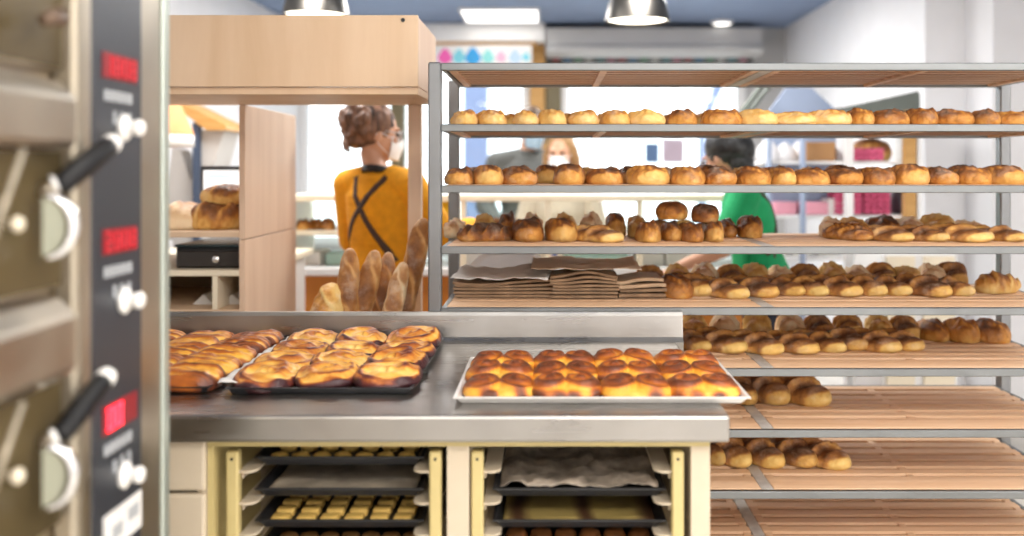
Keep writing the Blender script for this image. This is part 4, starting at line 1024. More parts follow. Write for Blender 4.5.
# ------------------------------------------------------------------ pastry display case between staff and customers
CD0, CD1 = 4.62, 5.15
cX0, cX1 = -1.30, 1.02
case = thing('display_case', 'long cream pastry display case with glass front and orange base', 'display case', (.1, 4.9, 0))
obj('case_base', B(cX0, cX1, CD0 + .03, CD1, .08, .855, .003), M['orange_panel'], case)
obj('case_plinth', B(cX0 + .03, cX1 - .03, CD0 + .07, CD1 - .05, 0, .0795), M['black'], case)
zA_, zB_, zC_ = Z(268, CD0), Z(231, CD0), Z(195, CD0)
obj('base_slab', B(cX0, cX1, CD0, CD1 + .02, .8555, zA_, .003), M['white'], case)
obj('middle_shelf', B(cX0 + .03, cX1 - .03, CD0 + .02, CD1 - .05, zB_ - .022, zB_, .002), M['counter_cream'], case)
obj('case_top', B(cX0, cX1, CD0, CD1 - .1, zC_ - .032, zC_, .003), M['counter_cream'], case)
for px in (463, 548, 640):
    x = X(px, CD0)
    obj('case_post', B(x - .014, x + .014, CD0 + .004, CD0 + .03, zA_ + .0005, zC_ - .0325, .002), M['counter_cream'], case)
for x in (cX0 + .015, cX1 - .015): obj('end_panel', B(x - .014, x + .014, CD0 + .005, CD1 - .02, zA_ + .0005, zC_ - .0325, .002), M['counter_cream'], case)
bm = bmesh.new(); prism(bm, [(cX0 + .03, CD1 - .012, zA_), (cX0 + .03, CD1 - .006, zA_), (cX0 + .03, CD1 - .106, zC_), (cX0 + .03, CD1 - .112, zC_)], (cX1 - cX0 - .06, 0, 0)); obj('front_glass', bm, M['green_glass'], case)
r_ = 0
gk = [('golden_roll', 'small golden pastry'), ('bread_roll', 'small pale pastry')]
for i, px in enumerate((304, 316, 328, 352, 372, 476, 494, 512, 532, 566, 590, 612, 660, 684)):
    k, d = gk[i % 2 if i > 4 else 0]
    D = CD0 + .10 + (i % 2) * .06
    put_loaf(k, X(px, D), D, zB_ + .001, (.65, .75, .9), .3 * i, '%s on the middle shelf of the display case, %s from left' % (d, ORD[i]), 'pastries in the display case', name='pastry')
wb = mesh_of(B(-.07, .07, -.09, .09, 0, .07, .006, 2), 'pastry_box', False); wb.materials.append(M['paper'])
tealm = plain('pale_teal_card', (.45, .68, .62), .6)
wb2 = mesh_of(B(-.08, .08, -.08, .08, 0, .06, .006, 2), 'pastry_box'); wb2.materials.append(tealm)
pkm = plain('pink_card', (.80, .36, .45), .6)
wb3 = mesh_of(B(-.09, .09, -.08, .08, 0, .055, .006, 2), 'pastry_box'); wb3.materials.append(pkm)
for i, (px, me, d, zz) in enumerate(((312, wb, 'white', 0), (345, wb2, 'pale teal', 0), (470, wb, 'white', 0), (500, wb2, 'pale teal', 0), (526, wb, 'white', 0), (580, wb2, 'pale teal', 0), (612, wb2, 'pale teal', 0), (648, wb, 'white', 0), (676, wb, 'white', 0))):
    D = CD0 + .2; z = zB_ if zz else zA_
    o = link(bpy.data.objects.new('pastry_box', me)); o.location = (X(px, D), D, z + .0008); o.rotation_euler = (0, 0, .1 * (i % 3 - 1))
    tag(o, '%s pastry box on the %s of the display case, %s from left' % (d, 'middle shelf' if zz else 'lower slab', ORD[i] if not zz else ORD[i - 9]), 'box', 'pastry boxes in the display case')
pc = thing('price_card', 'small blue card with a red dot standing in the display case', 'sign', P(551, 265, CD0 + .06))
D = CD0 + .06
obj('card', B(X(545, D), X(557, D), D, D + .004, zA_ + .0005, Z(252, D)), plain('royal_blue_card', (.03, .08, .32), .5), pc)
bm = bmesh.new(); lathe(bm, [(0, -.003), (.017, -.003), (.017, 0)], (X(551, D), D, Z(258, D)), 16, 'Y'); ds = obj('card_disc', bm, M['paper'], pc)
bm = bmesh.new(); lathe(bm, [(0, -.006), (.009, -.006), (.009, -.003)], (X(551, D), D, Z(258, D)), 16, 'Y'); obj('card_dot', bm, plain('red_dot', (.7, .03, .03), .5), ds)
tag(obj('yellow_carton', B(X(437, 4.7), X(449, 4.7), 4.7, 4.78, zB_ + .0005, Z(193, 4.72) - .035, .004), M['yellow'], loc=(X(443, 4.7), 4.74, zB_)), 'narrow yellow carton in the display case behind the rack post', 'carton')
# ------------------------------------------------------------------ house shaped shelf by the right wall with its goods
D = 4.9
hs = thing('house_shelf', 'pale blue house shaped goods shelf by the white right wall', 'shelf', (X(840, D), D + .2, 0))
bm = bmesh.new(); prism(bm, [P(764, 215, D + .3), P(764, 118, D + .3), P(786, 88, D + .3), P(812, 88, D + .3), P(836, 110, D + .3), P(836, 215, D + .3)], (0, .03, 0)); obj('gable_panel', bm, M['blue_grey'], hs)
bm = bmesh.new(); prism(bm, [P(838, 108, D), P(846, 107, D), P(918, 91, D), P(920, 95, D), P(920, 110, D), P(842, 112, D)], (0, .36, 0)); obj('sloped_roof', bm, M['roof_dark'], hs)
bm = bmesh.new(); tube(bm, [P(742, 112, D + .05), P(762, 86, D + .05)], .018, 8); obj('roof_strut', bm, M['roof_dark'], hs)
obj('roof_strut', tube(bmesh.new(), [P(749, 112, D + .2), P(770, 86, D + .2)], .013, 8), M['roof_dark'], hs)
for px, w, m in ((770, 2, 'blue_grey'), (804, 2, 'blue_grey'), (850, 4, 'white'), (911, 6, 'gold_wood')):
    obj('shelf_post', B(X(px - w * .9, D), X(px + w * .9, D), D, D + .05, 0, Z(112 if px < 900 else 110, D)), M[m], hs)
zU, zM_, zL = Z(161, D), Z(216, D), Z(258, D)
for z in (zU, zM_, zL): obj('shelf_board', B(X(764, D), X(918, D), D + .051, D + .36, z - .016, z, .002), M['white'], hs)
obj('side_panel', B(X(918, D), X(922, D), D + .0, D + .36, 0, Z(112, D)), M['white'], hs)
def bag_mesh(name, w, d, h, seed):
    bm = bmesh.new(); bmesh.ops.create_icosphere(bm, subdivisions=3, radius=1)
    for v in bm.verts:
        p = v.co.copy(); k = 1 + .18 * noise.noise(p * 2.2 + Vector((seed, 0, 0)))
        top = max(0, p.z) ** 2
        v.co = Vector((p.x * w / 2 * k * (1 - .45 * top), p.y * d / 2 * k * (1 - .45 * top), max(-.0, (p.z + .55) / 1.55) * h))
    return mesh_of(bm, name, True)
for i, (px, w, h, lab) in enumerate(((755, .16, .15, 'white plastic goods bag beside the thin left post of the house shelf'), (785, .15, .13, 'white plastic goods bag in the middle of the upper house shelf'), (801, .13, .14, 'small white plastic goods bag left of the brown carton'), (842, .14, .14, 'white plastic goods bag between carton and round loaf'))):
    me = bag_mesh('goods_bag', w * .77, .12, h * .8, i * 3.1); me.materials.append(M['clear_bag'])
    o = link(bpy.data.objects.new('goods_bag', me)); o.location = (X(px if i else 768, D + .2), D + .2 + (.06 if i == 2 else 0), zU + .001); tag(o, lab, 'bag', 'white goods bags')
tag(obj('brown_carton', B(X(806, D + .1), X(836, D + .1), D + .1, D + .3, zU + .001, Z(142, D + .1), .006, 2), plain('brown_card', (.42, .22, .09), .7, var=.1), loc=(X(820, D), D + .2, zU)), 'brown card carton on the upper board of the house shelf', 'carton')
rl = loaf_mesh('round_country_loaf', .21, .225, .125, ns=2, seed=3, pale_end=0, base=.45, pw=2.0, ridge=.05, low=.4); rl.materials.append(M['loaf'])
put_me(rl, 'round_country_loaf', (X(872, D + .22), D + .245, zU + .001), (0, 0, .4), 'large round country loaf on the upper board of the house shelf')
def egg_mesh():
    bm = bmesh.new()
    nx, ny = 4, 4; w = .165
    def fn(u, v): return Vector(((u - .5) * w, (v - .5) * w, .026 + .016 * math.cos(u * nx * 2 * PI) * math.cos(v * ny * 2 * PI)))
    return mesh_of(solid_sheet(bm, 24, 24, fn, .009), 'egg_carton', True)
eg = egg_mesh(); eg.materials.append(M['pink'])
for i in range(2):
    o = link(bpy.data.objects.new('egg_carton', eg)); o.location = (X(872, D), D + .10, zU + .030 * i - .002); o.scale = (1, .5, 1)
    tag(o, 'pink egg tray in front of the round loaf on the house shelf, %s' % ('lower', 'upper')[i], 'egg tray', 'pink egg trays on the upper board')
for i in range(5):
    for j in range(2):
        o = link(bpy.data.objects.new('egg_carton', eg)); o.location = (X(848 + j * 29, D + .12), D + .18, zM_ + .030 * i - .002); o.scale = (.86, .86, .9); o.rotation_euler = (0, 0, PI / 2 * (i % 2))
        tag(o, 'pink egg tray in the %s lower stack on the house shelf, %s from bottom' % (('left', 'right')[j], ORD[i]), 'egg tray', 'pink egg trays on the lower board')
me = bag_mesh('dark_bag', .11, .16, .16, 8); me.materials.append(plain('dark_purple_bag', (.10, .07, .09), .5))
o = link(bpy.data.objects.new('dark_bag', me)); o.location = (X(901, D + .2), D + .22, zM_ + .001); tag(o, 'dark purple bag beside the pink egg trays on the house shelf', 'bag')
for i, px in enumerate((782, 814, 838)):
    o = link(bpy.data.objects.new('pastry_box', (wb3, wb3, wb)[i])); o.location = (X(px, D + .15), D + .20, zM_ + .001); o.scale = (.8, .8, 1.2)
    tag(o, '%s on the lower board of the house shelf' % ('pink box left of the thin post', 'pink box right of the thin post', 'white box left of the pink egg trays')[i], 'box', 'boxes on the house shelf')
for i, px in enumerate((778, 800, 826)):
    o = link(bpy.data.objects.new('pastry_box', wb)); o.location = (X(px, D + .15), D + .20, zL + .001); o.scale = (.7, .8, 1.3)
    tag(o, 'white box on the lowest board of the house shelf, %s from left' % ORD[i], 'box', 'boxes on the house shelf')
cc = thing('cream_cupboard', 'low cream cupboard with two doors standing behind the rack near the right wall', 'cupboard', (X(922, 4.35), 4.55, 0))
D = 4.35; zz = Z(254, D)
obj('cupboard_body', B(X(882, D), X(958, D), D, D + .4, 0, zz, .004), M['white'], cc)
for a, b in ((886, 914), (923, 954)): obj('cupboard_door', B(X(a, D), X(b, D), D - .015, D - .0005, .05, zz - .01, .003), M['counter_cream'], cc)

me = bag_mesh('plastic_bag', .27, .12, .135, 5.5); me.materials.append(thin('crumpled_white_plastic', (.92, .92, .93), .5))
for v in me.vertices: v.co += Vector((.4, 1, .6)) * .012 * noise.noise(v.co * 38) if v.co.z > .01 else Vector((0, 0, 0))
o = link(bpy.data.objects.new('plastic_bag', me)); o.location = (X(508, 3.115), 3.115, z5 + .001); tag(o, 'crumpled white plastic bag behind the left stack of brown paper bags', 'bag')

# ------------------------------------------------------------------ people
from mathutils.bvhtree import BVHTree
def remesh(bm, name, vox, mat, parent, T, sm=3, label=None):
    bm.transform(T)
    me = bpy.data.meshes.new(name); bm.to_mesh(me); bm.free()
    o = link(bpy.data.objects.new('tmp', me))
    r = o.modifiers.new('r', 'REMESH'); r.mode = 'VOXEL'; r.voxel_size = vox
    s = o.modifiers.new('s', 'SMOOTH'); s.factor = .5; s.iterations = sm
    dg = bpy.context.evaluated_depsgraph_get(); dg.update()
    out = bpy.data.meshes.new_from_object(o.evaluated_get(dg)); out.name = name
    bpy.data.objects.remove(o); bpy.data.meshes.remove(me)
    b = BASE[parent]
    for v in out.vertices: v.co -= b
    for p in out.polygons: p.use_smooth = True
    out.materials.clear(); out.materials.append(mat)
    q = link(bpy.data.objects.new(name, out)); q.parent = parent; BASE[q] = b
    return q
def chain(bm, pts, rs, flat=(1, 1, 1), seg=12, rings=8):
    for i in range(len(pts) - 1):
        a, b = Vector(pts[i]), Vector(pts[i + 1]); ra, rb = rs[i], rs[i + 1]
        n = max(1, int((b - a).length / (.35 * min(ra, rb))))
        for k in range(n + 1):
            t = k / n; r = ra + (rb - ra) * t
            ball(bm, a.lerp(b, t), (r * flat[0], r * flat[1], r * flat[2]), seg, rings)
def ellip_chain(bm, pts, rad):
    for i in range(len(pts) - 1):
        a, b = Vector(pts[i]), Vector(pts[i + 1])
        n = max(1, int((b - a).length / .022))
        for k in range(n + 1):
            t = k / n; rx = rad[i][0] + (rad[i + 1][0] - rad[i][0]) * t; ry = rad[i][1] + (rad[i + 1][1] - rad[i][1]) * t
            ball(bm, a.lerp(b, t), (rx, ry, .05), 20, 8)
TORSO = [(0, .0, .88), (0, 0, .97), (0, 0, 1.08), (0, -.005, 1.20), (0, .005, 1.30), (0, .012, 1.365)]
TR = {'w': [(.155, .105), (.170, .118), (.128, .095), (.142, .112), (.150, .098), (.100, .066)], 'm': [(.150, .105), (.160, .115), (.148, .105), (.168, .118), (.178, .105), (.118, .07)]}
def build_person(root, yaw, H, sex, arms, head_yaw=0, head_pitch=0, lean=0.0, vox=.0065, ho=(0, 0, 0)):
    """local space: the figure faces -Y; arms = (elbow, wrist) for its right (-X) and its left (+X)"""
    k = H / 1.68
    T = Matrix.Translation(Vector(BASE[root])) @ Matrix.Rotation(math.radians(yaw), 4, 'Z') @ Matrix.Scale(k, 4)
    def ln(p): p = Vector(p); return p + Vector((0, -lean * max(0, p.z - .95), -.25 * lean * lean * max(0, p.z - .95)))
    sw = .165 if sex == 'w' else .195
    HM = Matrix.Translation(ln((0, .01, 1.43)) + Vector(ho)) @ Matrix.Rotation(math.radians(head_yaw), 4, 'Z') @ Matrix.Rotation(math.radians(head_pitch), 4, 'X') @ Matrix.Translation(-Vector((0, .01, 1.43)))
    g = dict(T=T, HM=HM, ln=ln, sex=sex, sw=sw, arms=arms, k=k, root=root, vox=vox)
    bm = bmesh.new()
    ellip_chain(bm, [ln(p) for p in TORSO], TR[sex])
    for s in (-1, 1):
        e, w_ = [ln(p) if p[2] > .95 else Vector(p) for p in arms[0 if s < 0 else 1]]
        sh = ln((s * sw, .012, 1.345)); g['sh%d' % s] = sh; g['e%d' % s] = e; g['w%d' % s] = w_
        chain(bm, [ln((s * .07, .012, 1.375)), sh], [.045, .050])
        chain(bm, [sh, sh.lerp(e, .5), e, e.lerp(w_, .35), w_], [.048, .043, .037, .037, .025])
        # hand: palm, four unequal fingers and a thumb from the side of the palm
        d = (w_ - e).normalized(); side = d.cross(Vector((0, 0, 1))).normalized() * (-s); nrm = d.cross(side).normalized()
        if nrm.z > 0: nrm = -nrm
        for t in (.02, .04, .06, .075): 
            for q in (-.026, -.009, .009, .026): ball(bm, w_ + d * t + side * q * (.75 + t * 4), .0135, 8, 6)
        for i, (q, L) in enumerate(((-.031, .062), (-.011, .074), (.011, .079), (.031, .070))):
            p0 = w_ + d * .082 + side * q * 1.05
            p1 = p0 + d * L * .45 + nrm * L * .10; p2 = p1 + d * L * .32 + nrm * L * .22; p3 = p2 + d * L * .16 + nrm * L * .24
            chain(bm, [p0 - d * .015, p1, p2, p3], [.0095, .0088, .0082, .0074], seg=8, rings=6)
        t0 = w_ + d * .025 + side * .030; t1 = t0 + d * .030 + side * .022 + nrm * .008; t2 = t1 + d * .030 + side * .006 + nrm * .012
        chain(bm, [t0, t1, t2], [.0125, .0105, .0088], seg=8, rings=6)
        chain(bm, [(s * .088, .0, .88), (s * .092, -.01, .68), (s * .090, -.012, .48), (s * .092, .014, .33), (s * .092, .022, .09)], [.088, .073, .054, .052, .036])
        chain(bm, [(s * .092, .03, .045), (s * .098, -.05, .035), (s * .102, -.12, .028)], [.040, .038, .030], (1.05, 1, .85))
    chain(bm, [ln((0, .015, 1.36)), ln((0, .008, 1.47)) + Vector(ho)], [.056, .050])
    hb = bmesh.new()
    ball(hb, (0, .012, 1.578), (.074, .092, .100), 20, 14)
    ball(hb, (0, -.018, 1.530), (.063, .070, .085), 18, 12)
    ball(hb, (0, -.040, 1.472), (.036, .036, .030), 14, 10)
    ball(hb, (0, -.058, 1.500), (.040, .030, .034), 14, 10)
    chain(hb, [(0, -.084, 1.572), (0, -.098, 1.545), (0, -.106, 1.528)], [.009, .011, .014], seg=8, rings=6)
    for s in (-1, 1):
        ball(hb, (s * .012, -.094, 1.525), .010, 8, 6)
        ball(hb, (s * .032, -.078, 1.588), (.026, .012, .008), 10, 6)
        ball(hb, (s * .042, -.060, 1.540), (.024, .022, .020), 10, 8)
        ball(hb, (s * .076, .012, 1.545), (.010, .020, .030), 10, 8, Matrix.Rotation(s * .3, 4, 'Z'))
    chain(hb, [(-.022, -.083, 1.497), (0, -.088, 1.498), (.022, -.083, 1.497)], [.006, .0085, .006], seg=8, rings=6)
    hb.transform(HM)
    me = bpy.data.meshes.new('t'); hb.to_mesh(me); hb.free(); bm.from_mesh(me); bpy.data.meshes.remove(me)
    remesh(bm, 'body', vox, M['skin'], root, T, 2)
    bm = bmesh.new()
    for s in (-1, 1): ball(bm, (s * .031, -.079, 1.566), (.011, .007, .007), 12, 8)
    bm.transform(HM); bm.transform(T); obj('eyes', bm, M['eye'], root, True)
    return g
def top_garment(g, name, mat, grow=.013, sleeve=1.0, hem=.86, vox=.009):
    bm = bmesh.new(); ln = g['ln']
    ellip_chain(bm, [ln((0, 0, hem + .04))] + [ln(p) for p in TORSO[1:]], [(a + grow, b + grow) for a, b in TR[g['sex']]])
    for s in (-1, 1):
        sh, e, w_ = g['sh%d' % s], g['e%d' % s], g['w%d' % s]
        chain(bm, [ln((s * .07, .012, 1.372)), sh], [.050 + grow * .6, .052 + grow])
        if sleeve >= 1: chain(bm, [sh, sh.lerp(e, .5), e, e.lerp(w_, .35), e.lerp(w_, .93)], [.050 + grow, .046 + grow, .040 + grow, .039 + grow, .030 + grow * .8])
        else: chain(bm, [sh, sh.lerp(e, sleeve)], [.052 + grow, .046 + grow * 1.4])
    return remesh(bm, name, vox, mat, g['root'], g['T'], 3)
def trousers(g, mat, name='trousers'):
    bm = bmesh.new()
    ellip_chain(bm, [(0, 0, .86), (0, 0, .95), (0, 0, 1.02)], [(.172, .124), (.180, .128), (.150, .112)])
    for s in (-1, 1): chain(bm, [(s * .088, .0, .88), (s * .092, -.01, .68), (s * .092, -.012, .48), (s * .092, .014, .33), (s * .092, .022, .11)], [.100, .086, .070, .064, .056])
    remesh(bm, name, .011, mat, g['root'], g['T'], 3)
    for s in (-1, 1):
        bm = bmesh.new(); chain(bm, [(s * .092, .035, .052), (s * .098, -.05, .045), (s * .102, -.125, .038)], [.046, .044, .036], (1.05, 1, .85)); ball(bm, (s * .095, .0, .012), (.045, .10, .012)); ball(bm, (s * .1, -.08, .012), (.046, .08, .012))
        remesh(bm, 'shoe', .008, M['shoe'], g['root'], g['T'], 2)
def coat(g, mat, name='coat'):
    bm = bmesh.new(); ln = g['ln']
    ellip_chain(bm, [(0, 0, .55), (0, 0, .75)] + [ln(p) for p in TORSO[1:]], [(.215, .165), (.205, .155)] + [(a + .024, b + .026) for a, b in TR[g['sex']][1:]])
    for s in (-1, 1):
        sh, e, w_ = g['sh%d' % s], g['e%d' % s], g['w%d' % s]
        chain(bm, [ln((s * .07, .012, 1.375)), sh], [.062, .070]); chain(bm, [sh, e, e.lerp(w_, .92)], [.070, .060, .048])
    remesh(bm, name, .010, mat, g['root'], g['T'], 3)
    bm = bmesh.new(); n = 18
    pts = [ln((.062 * math.cos(2 * PI * i / n), .012 + .062 * math.sin(2 * PI * i / n), 1.415 + .012 * math.sin(2 * PI * i / n))) for i in range(n + 1)]
    tube(bm, pts, .020, 8, False); bm.transform(g['T']); obj('collar', bm, mat, g['root'], True)
def mask(g, mat, loops=True):
    bm = bmesh.new()
    def fn(u, v):
        a = (u - .5) * 2.3; z = 1.552 - .098 * v
        rx = .0665 * (1 - .35 * max(0, v - .45)); ry = .068 * (1 - .12 * abs(v - .4)) + .026 * math.exp(-(a * 1.7) ** 2) * (1 - .5 * abs(v - .3))
        return Vector((rx * math.sin(a) * 1.05, -.022 - ry * math.cos(a) - .004, z))
    n, m = 20, 12
    f = [[bm.verts.new(fn(i / n, j / m)) for j in range(m + 1)] for i in range(n + 1)]
    h = [[bm.verts.new(fn(i / n, j / m) + Vector((0, .003, 0))) for j in range(m + 1)] for i in range(n + 1)]
    for i in range(n):
        for j in range(m): bm.faces.new((f[i][j], f[i + 1][j], f[i + 1][j + 1], f[i][j + 1])); bm.faces.new((h[i][j], h[i][j + 1], h[i + 1][j + 1], h[i + 1][j]))
    for i in range(n):
        for j in (0, m): bm.faces.new((f[i][j], f[i + 1][j], h[i + 1][j], h[i][j]))
    for j in range(m):
        for i in (0, n): bm.faces.new((f[i][j], f[i][j + 1], h[i][j + 1], h[i][j]))
    bm.transform(g['HM']); bm.transform(g['T']); mk = obj('face_mask', bm, mat, g['root'], True)
    for s in (-1, 1):
        bm = bmesh.new(); tube(bm, [(s * .064, -.045, 1.545), (s * .078, -.005, 1.560), (s * .082, .022, 1.553), (s * .076, .010, 1.515), (s * .058, -.045, 1.475)], .0016, 6)
        bm.transform(g['HM']); bm.transform(g['T']); obj('ear_loop', bm, mat, mk, True)
def spectacles(g):
    bm = bmesh.new()
    for s in (-1, 1):
        tube(bm, [(s * .034 + .025 * math.cos(2 * PI * i / 20), -.100 + .01 * abs(math.cos(2 * PI * i / 20)), 1.564 + .019 * math.sin(2 * PI * i / 20)) for i in range(21)], .0026, 6, False)
        tube(bm, [(s * .060, -.092, 1.570), (s * .076, -.03, 1.572), (s * .080, .025, 1.562)], .0022, 6)
    tube(bm, [(-.010, -.100, 1.568), (.010, -.100, 1.568)], .0022, 6)
    bm.transform(g['HM']); bm.transform(g['T']); f = obj('spectacles', bm, plain('pale_spectacle_frame_%s' % g['root'].name, (.45, .42, .40), .3), g['root'], True)
    bm = bmesh.new()
    for s in (-1, 1): lathe(bm, [(0, 0), (.023, 0), (.023, .002), (0, .002)], (s * .034, -.098, 1.564), 18, 'Y')
    bm.transform(g['HM']); bm.transform(g['T']); obj('lenses', bm, M['lens'], f)
def hair(g, blobs, mat, name='hair', vox=.006, amp=.006, extra=None, sm=1):
    bm = bmesh.new()
    for c, r in blobs: ball(bm, c, r, 18, 12)
    if extra: extra(bm)
    for v in bm.verts:
        v.co += v.co.normalized() * 0 + (v.co - Vector((0, .01, 1.56))).normalized() * amp * noise.noise(v.co * 45)
    bm.transform(g['HM'])
    return remesh(bm, name, vox, mat, g['root'], g['T'], sm)
def straps(g, garment, paths, mat, wide=.020, name='apron_strap', side=1):
    Ti = g['T'].inverted()
    vs = [Ti @ (v.co + BASE[garment]) for v in garment.data.vertices]
    bvh = BVHTree.FromPolygons(vs, [tuple(p.vertices) for p in garment.data.polygons])
    for path in paths:
        n = 26; L = []; R = []
        bm = bmesh.new()
        for i in range(n + 1):
            t = i / n * (len(path) - 1); k = min(int(t), len(path) - 2); f = t - k
            a = Vector(path[k]).lerp(Vector(path[k + 1]), f)
            dx = Vector(path[k + 1]) - Vector(path[k]); d2 = Vector((dx.x, 0, dx.z)).normalized(); pr = Vector((d2.z, 0, -d2.x)) * wide / 2
            row = []
            for q in (-1, 1):
                o_ = Vector((a.x, side * 1.0, a.z)) + pr * q
                hit = bvh.ray_cast(o_, Vector((0, -side, 0)))[0]
                y = (hit.y if hit else a.y)
                row.append(Vector((o_.x, y, o_.z)))
            L.append(row)
        off = Vector((0, side, 0))
        A = [[bm.verts.new(p + off * .003) for p in r] for r in L]; Bv = [[bm.verts.new(p - off * .004) for p in r] for r in L]
        for i in range(n):
            bm.faces.new((A[i][0], A[i][1], A[i + 1][1], A[i + 1][0])); bm.faces.new((Bv[i][0], Bv[i + 1][0], Bv[i + 1][1], Bv[i][1]))
            for q in (0, 1): bm.faces.new((A[i][q], A[i + 1][q], Bv[i + 1][q], Bv[i][q]))
        bm.transform(g['T']); obj(name, bm, mat, g['root'], True)
# woman in mustard, seen from behind, looking to the right
D = 3.95
p1 = thing('person', 'person in a mustard knit top and crossed dark apron straps, seen from behind', 'person', (X(381, D), D, 0))
g = build_person(p1, 152, 1.63, 'w', (((-.27, -.10, 1.12), (-.25, -.33, 1.16)), ((.235, -.09, 1.10), (.15, -.32, 1.06))), head_yaw=-40, head_pitch=8, ho=(.052, -.01, .012))
sw_ = top_garment(g, 'knit_top', M['mustard'], .020, hem=.84)
trousers(g, M['navy'])
straps(g, sw_, [[(-.085, 0, 1.385), (-.02, 0, 1.30), (.06, 0, 1.20), (.135, 0, 1.08)], [(.075, 0, 1.385), (.045, 0, 1.30), (-.03, 0, 1.18), (-.13, 0, 1.03)]], M['apron'], .024)
bm = bmesh.new(); n = 20
tube(bm, [(.060 * math.cos(2 * PI * i / n), .014 + .058 * math.sin(2 * PI * i / n), 1.405 + .015 * math.sin(2 * PI * i / n)) for i in range(n + 1)], .017, 8, False); bm.transform(g['T']); obj('dark_collar', bm, M['black'], p1, True)
bm = bmesh.new(); ellip_chain(bm, [(0, -.012, .50), (0, -.012, .96), (0, -.008, 1.05)], [(.185, .135), (.186, .134), (.150, .110)]); remesh(bm, 'apron_skirt', .011, M['apron'], p1, g['T'], 2)
def curls(bm):
    r = random.Random(5)
    for i in range(46):
        a = r.uniform(-1.3, 1.3); b = r.uniform(-.5, 1.0)
        c = Vector((.090 * math.sin(a) * math.cos(b), .052 + .098 * math.cos(a) * math.cos(b), 1.590 + .092 * math.sin(b)))
        ball(bm, c, r.uniform(.016, .030), 10, 8)
    for k in range(5):
        q = r.uniform(-.06, .06)
        chain(bm, [(q, .105, 1.56), (q * 1.2, .135, 1.53), (q * 1.1, .128, 1.49), (q * 1.3, .122, 1.46)], [.012, .011, .009, .005], seg=8, rings=6)
hair(g, [((0, .028, 1.596), (.090, .098, .106)), ((0, .106, 1.60), (.070, .058, .074)), ((.02, .142, 1.61), (.044, .034, .046)), ((0, .085, 1.53), (.055, .045, .05))], M['hair_dark'], extra=curls, amp=.010)
mask(g, M['mask_white']); spectacles(g)
# woman with a white mask and dark blonde hair
D = 5.5
p2 = thing('person', 'person in a beige coat and white face mask with dark blonde hair', 'person', (X(561, D), D, 0))
g = build_person(p2, -8, 1.575, 'w', (((-.24, -.02, 1.10), (-.15, -.22, 1.06)), ((.24, -.02, 1.10), (.15, -.22, 1.06))), head_yaw=-6, head_pitch=4)
coat(g, M['beige_coat']); trousers(g, M['navy'])
def long_hair(bm):
    for s in (-1, 1): chain(bm, [(s * .070, .01, 1.60), (s * .086, .02, 1.53), (s * .090, .025, 1.45), (s * .080, .02, 1.40)], [.030, .034, .034, .018])
    chain(bm, [(0, .09, 1.58), (0, .10, 1.48), (0, .085, 1.41)], [.06, .06, .04])
hair(g, [((0, .030, 1.602), (.090, .094, .096))], M['hair_blonde'], extra=long_hair, amp=.006)
mask(g, M['mask_white'])
# man in a grey coat behind her
D = 5.95
p3 = thing('person', 'person in a dark grey coat and pale blue face mask behind the bread rolls', 'person', (X(529, D), D, 0))
g = build_person(p3, 14, 1.76, 'm', (((-.27, -.02, 1.10), (-.22, -.2, .98)), ((.27, -.02, 1.10), (.22, -.2, .98))), head_yaw=14, head_pitch=12)
coat(g, M['grey_coat']); trousers(g, M['navy'])
hair(g, [((0, .026, 1.604), (.082, .092, .090)), ((0, .07, 1.55), (.06, .05, .06))], M['hair_brown'], amp=.004)
mask(g, M['mask_blue'])
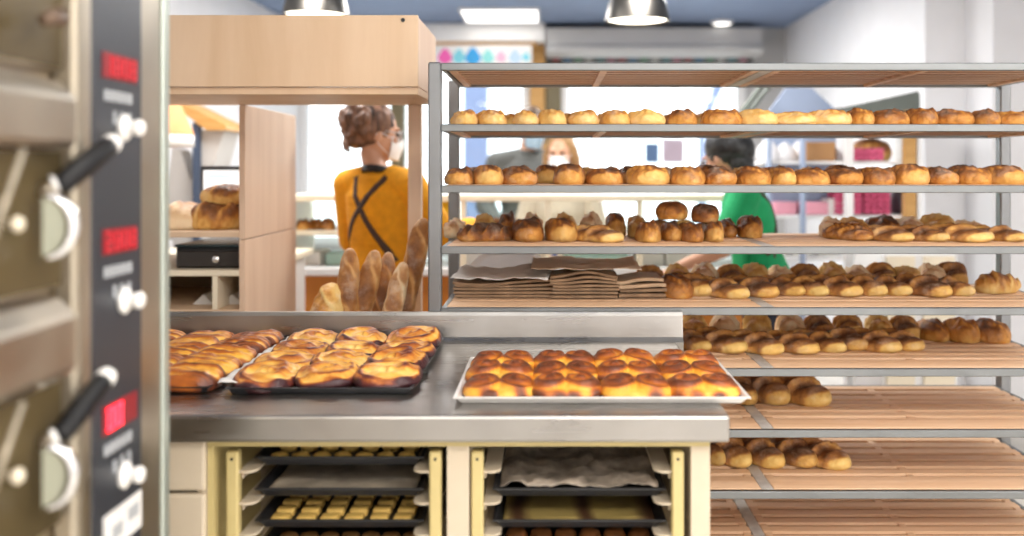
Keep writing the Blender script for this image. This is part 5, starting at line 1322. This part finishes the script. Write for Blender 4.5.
# shop assistant in green, bending to the left
D = 4.2
p4 = thing('person', 'person in a green top with black hair, turned left behind the rack', 'person', (X(763, D), D, 0))
g = build_person(p4, -102, 1.58, 'w', (((-.22, -.10, 1.10), (-.13, -.36, .985)), ((.22, -.14, 1.10), (.12, -.38, 1.00))), head_yaw=-30, head_pitch=22, lean=.24, ho=(0, -.030, -.025))
gt = top_garment(g, 'green_top', M['green_cloth'], .022, sleeve=.75, hem=.84)
trousers(g, M['navy'])
straps(g, gt, [[(-.085, 0, 1.36), (-.02, 0, 1.28), (.06, 0, 1.18), (.13, 0, 1.06)], [(.085, 0, 1.36), (.02, 0, 1.28), (-.06, 0, 1.18), (-.13, 0, 1.06)]], M['apron'], .030)
hair(g, [((0, .034, 1.602), (.094, .106, .106)), ((0, .10, 1.57), (.080, .070, .085)), ((0, .085, 1.50), (.066, .055, .065))], M['hair_black'], amp=.003)
spectacles(g)
# ------------------------------------------------------------------ light and camera
def area(name, loc, size, power, col=(1, 1, 1), rot=(0, 0, 0), sy=None):
    l = bpy.data.lights.new(name, 'AREA'); l.energy = power; l.color = col; l.size = size
    if sy: l.shape = 'RECTANGLE'; l.size_y = sy
    o = link(bpy.data.objects.new(name, l)); o.location = loc; o.rotation_euler = rot
    return o
WARM = (1, .93, .84)
for x, y, f in ((-.9, -.8, .8), (.5, -.7, 1.2), (1.6, -.5, 1.4), (2.5, .2, 1.3), (2.3, 1.4, .5), (.6, 1.6, .45), (-.6, 1.3, .25)):
    area('kitchen_light', (x, y, ZC - .03), .9, KITCHEN * f, WARM)
for x, y in ((-1.2, 4.3), (.5, 4.4), (-.6, 6.2), (.8, 6.2)):
    area('shop_light', (x, y, ZC - .03), .6, SHOP, (1, .97, .93))
w = bpy.data.worlds.new('world'); bpy.context.scene.world = w; w.use_nodes = True
nt = w.node_tree; bg = nt.nodes['Background']
bg.inputs['Color'].default_value = (.93, .965, 1, 1); bg.inputs['Strength'].default_value = WORLD
cam = bpy.data.cameras.new('camera'); co = link(bpy.data.objects.new('camera', cam))
co.location = (0, 0, EYE); co.rotation_euler = (PI / 2, 0, 0)
cam.sensor_width = 36; cam.lens = F * 36 / 1024
cam.shift_x = -(CX - 512) / 1024; cam.shift_y = -(268 - HY) / 1024
cam.clip_start = .05; cam.clip_end = 100
cam.dof.use_dof = True; cam.dof.focus_distance = 2.45; cam.dof.aperture_fstop = FSTOP; cam.dof.aperture_blades = 0
sc = bpy.context.scene; sc.camera = co
vs = sc.view_settings; sc.display_settings.display_device = 'sRGB'
vs.view_transform = 'Standard'; vs.look = 'None'; vs.gamma = 1; vs.use_curve_mapping = False; vs.exposure = EXPO
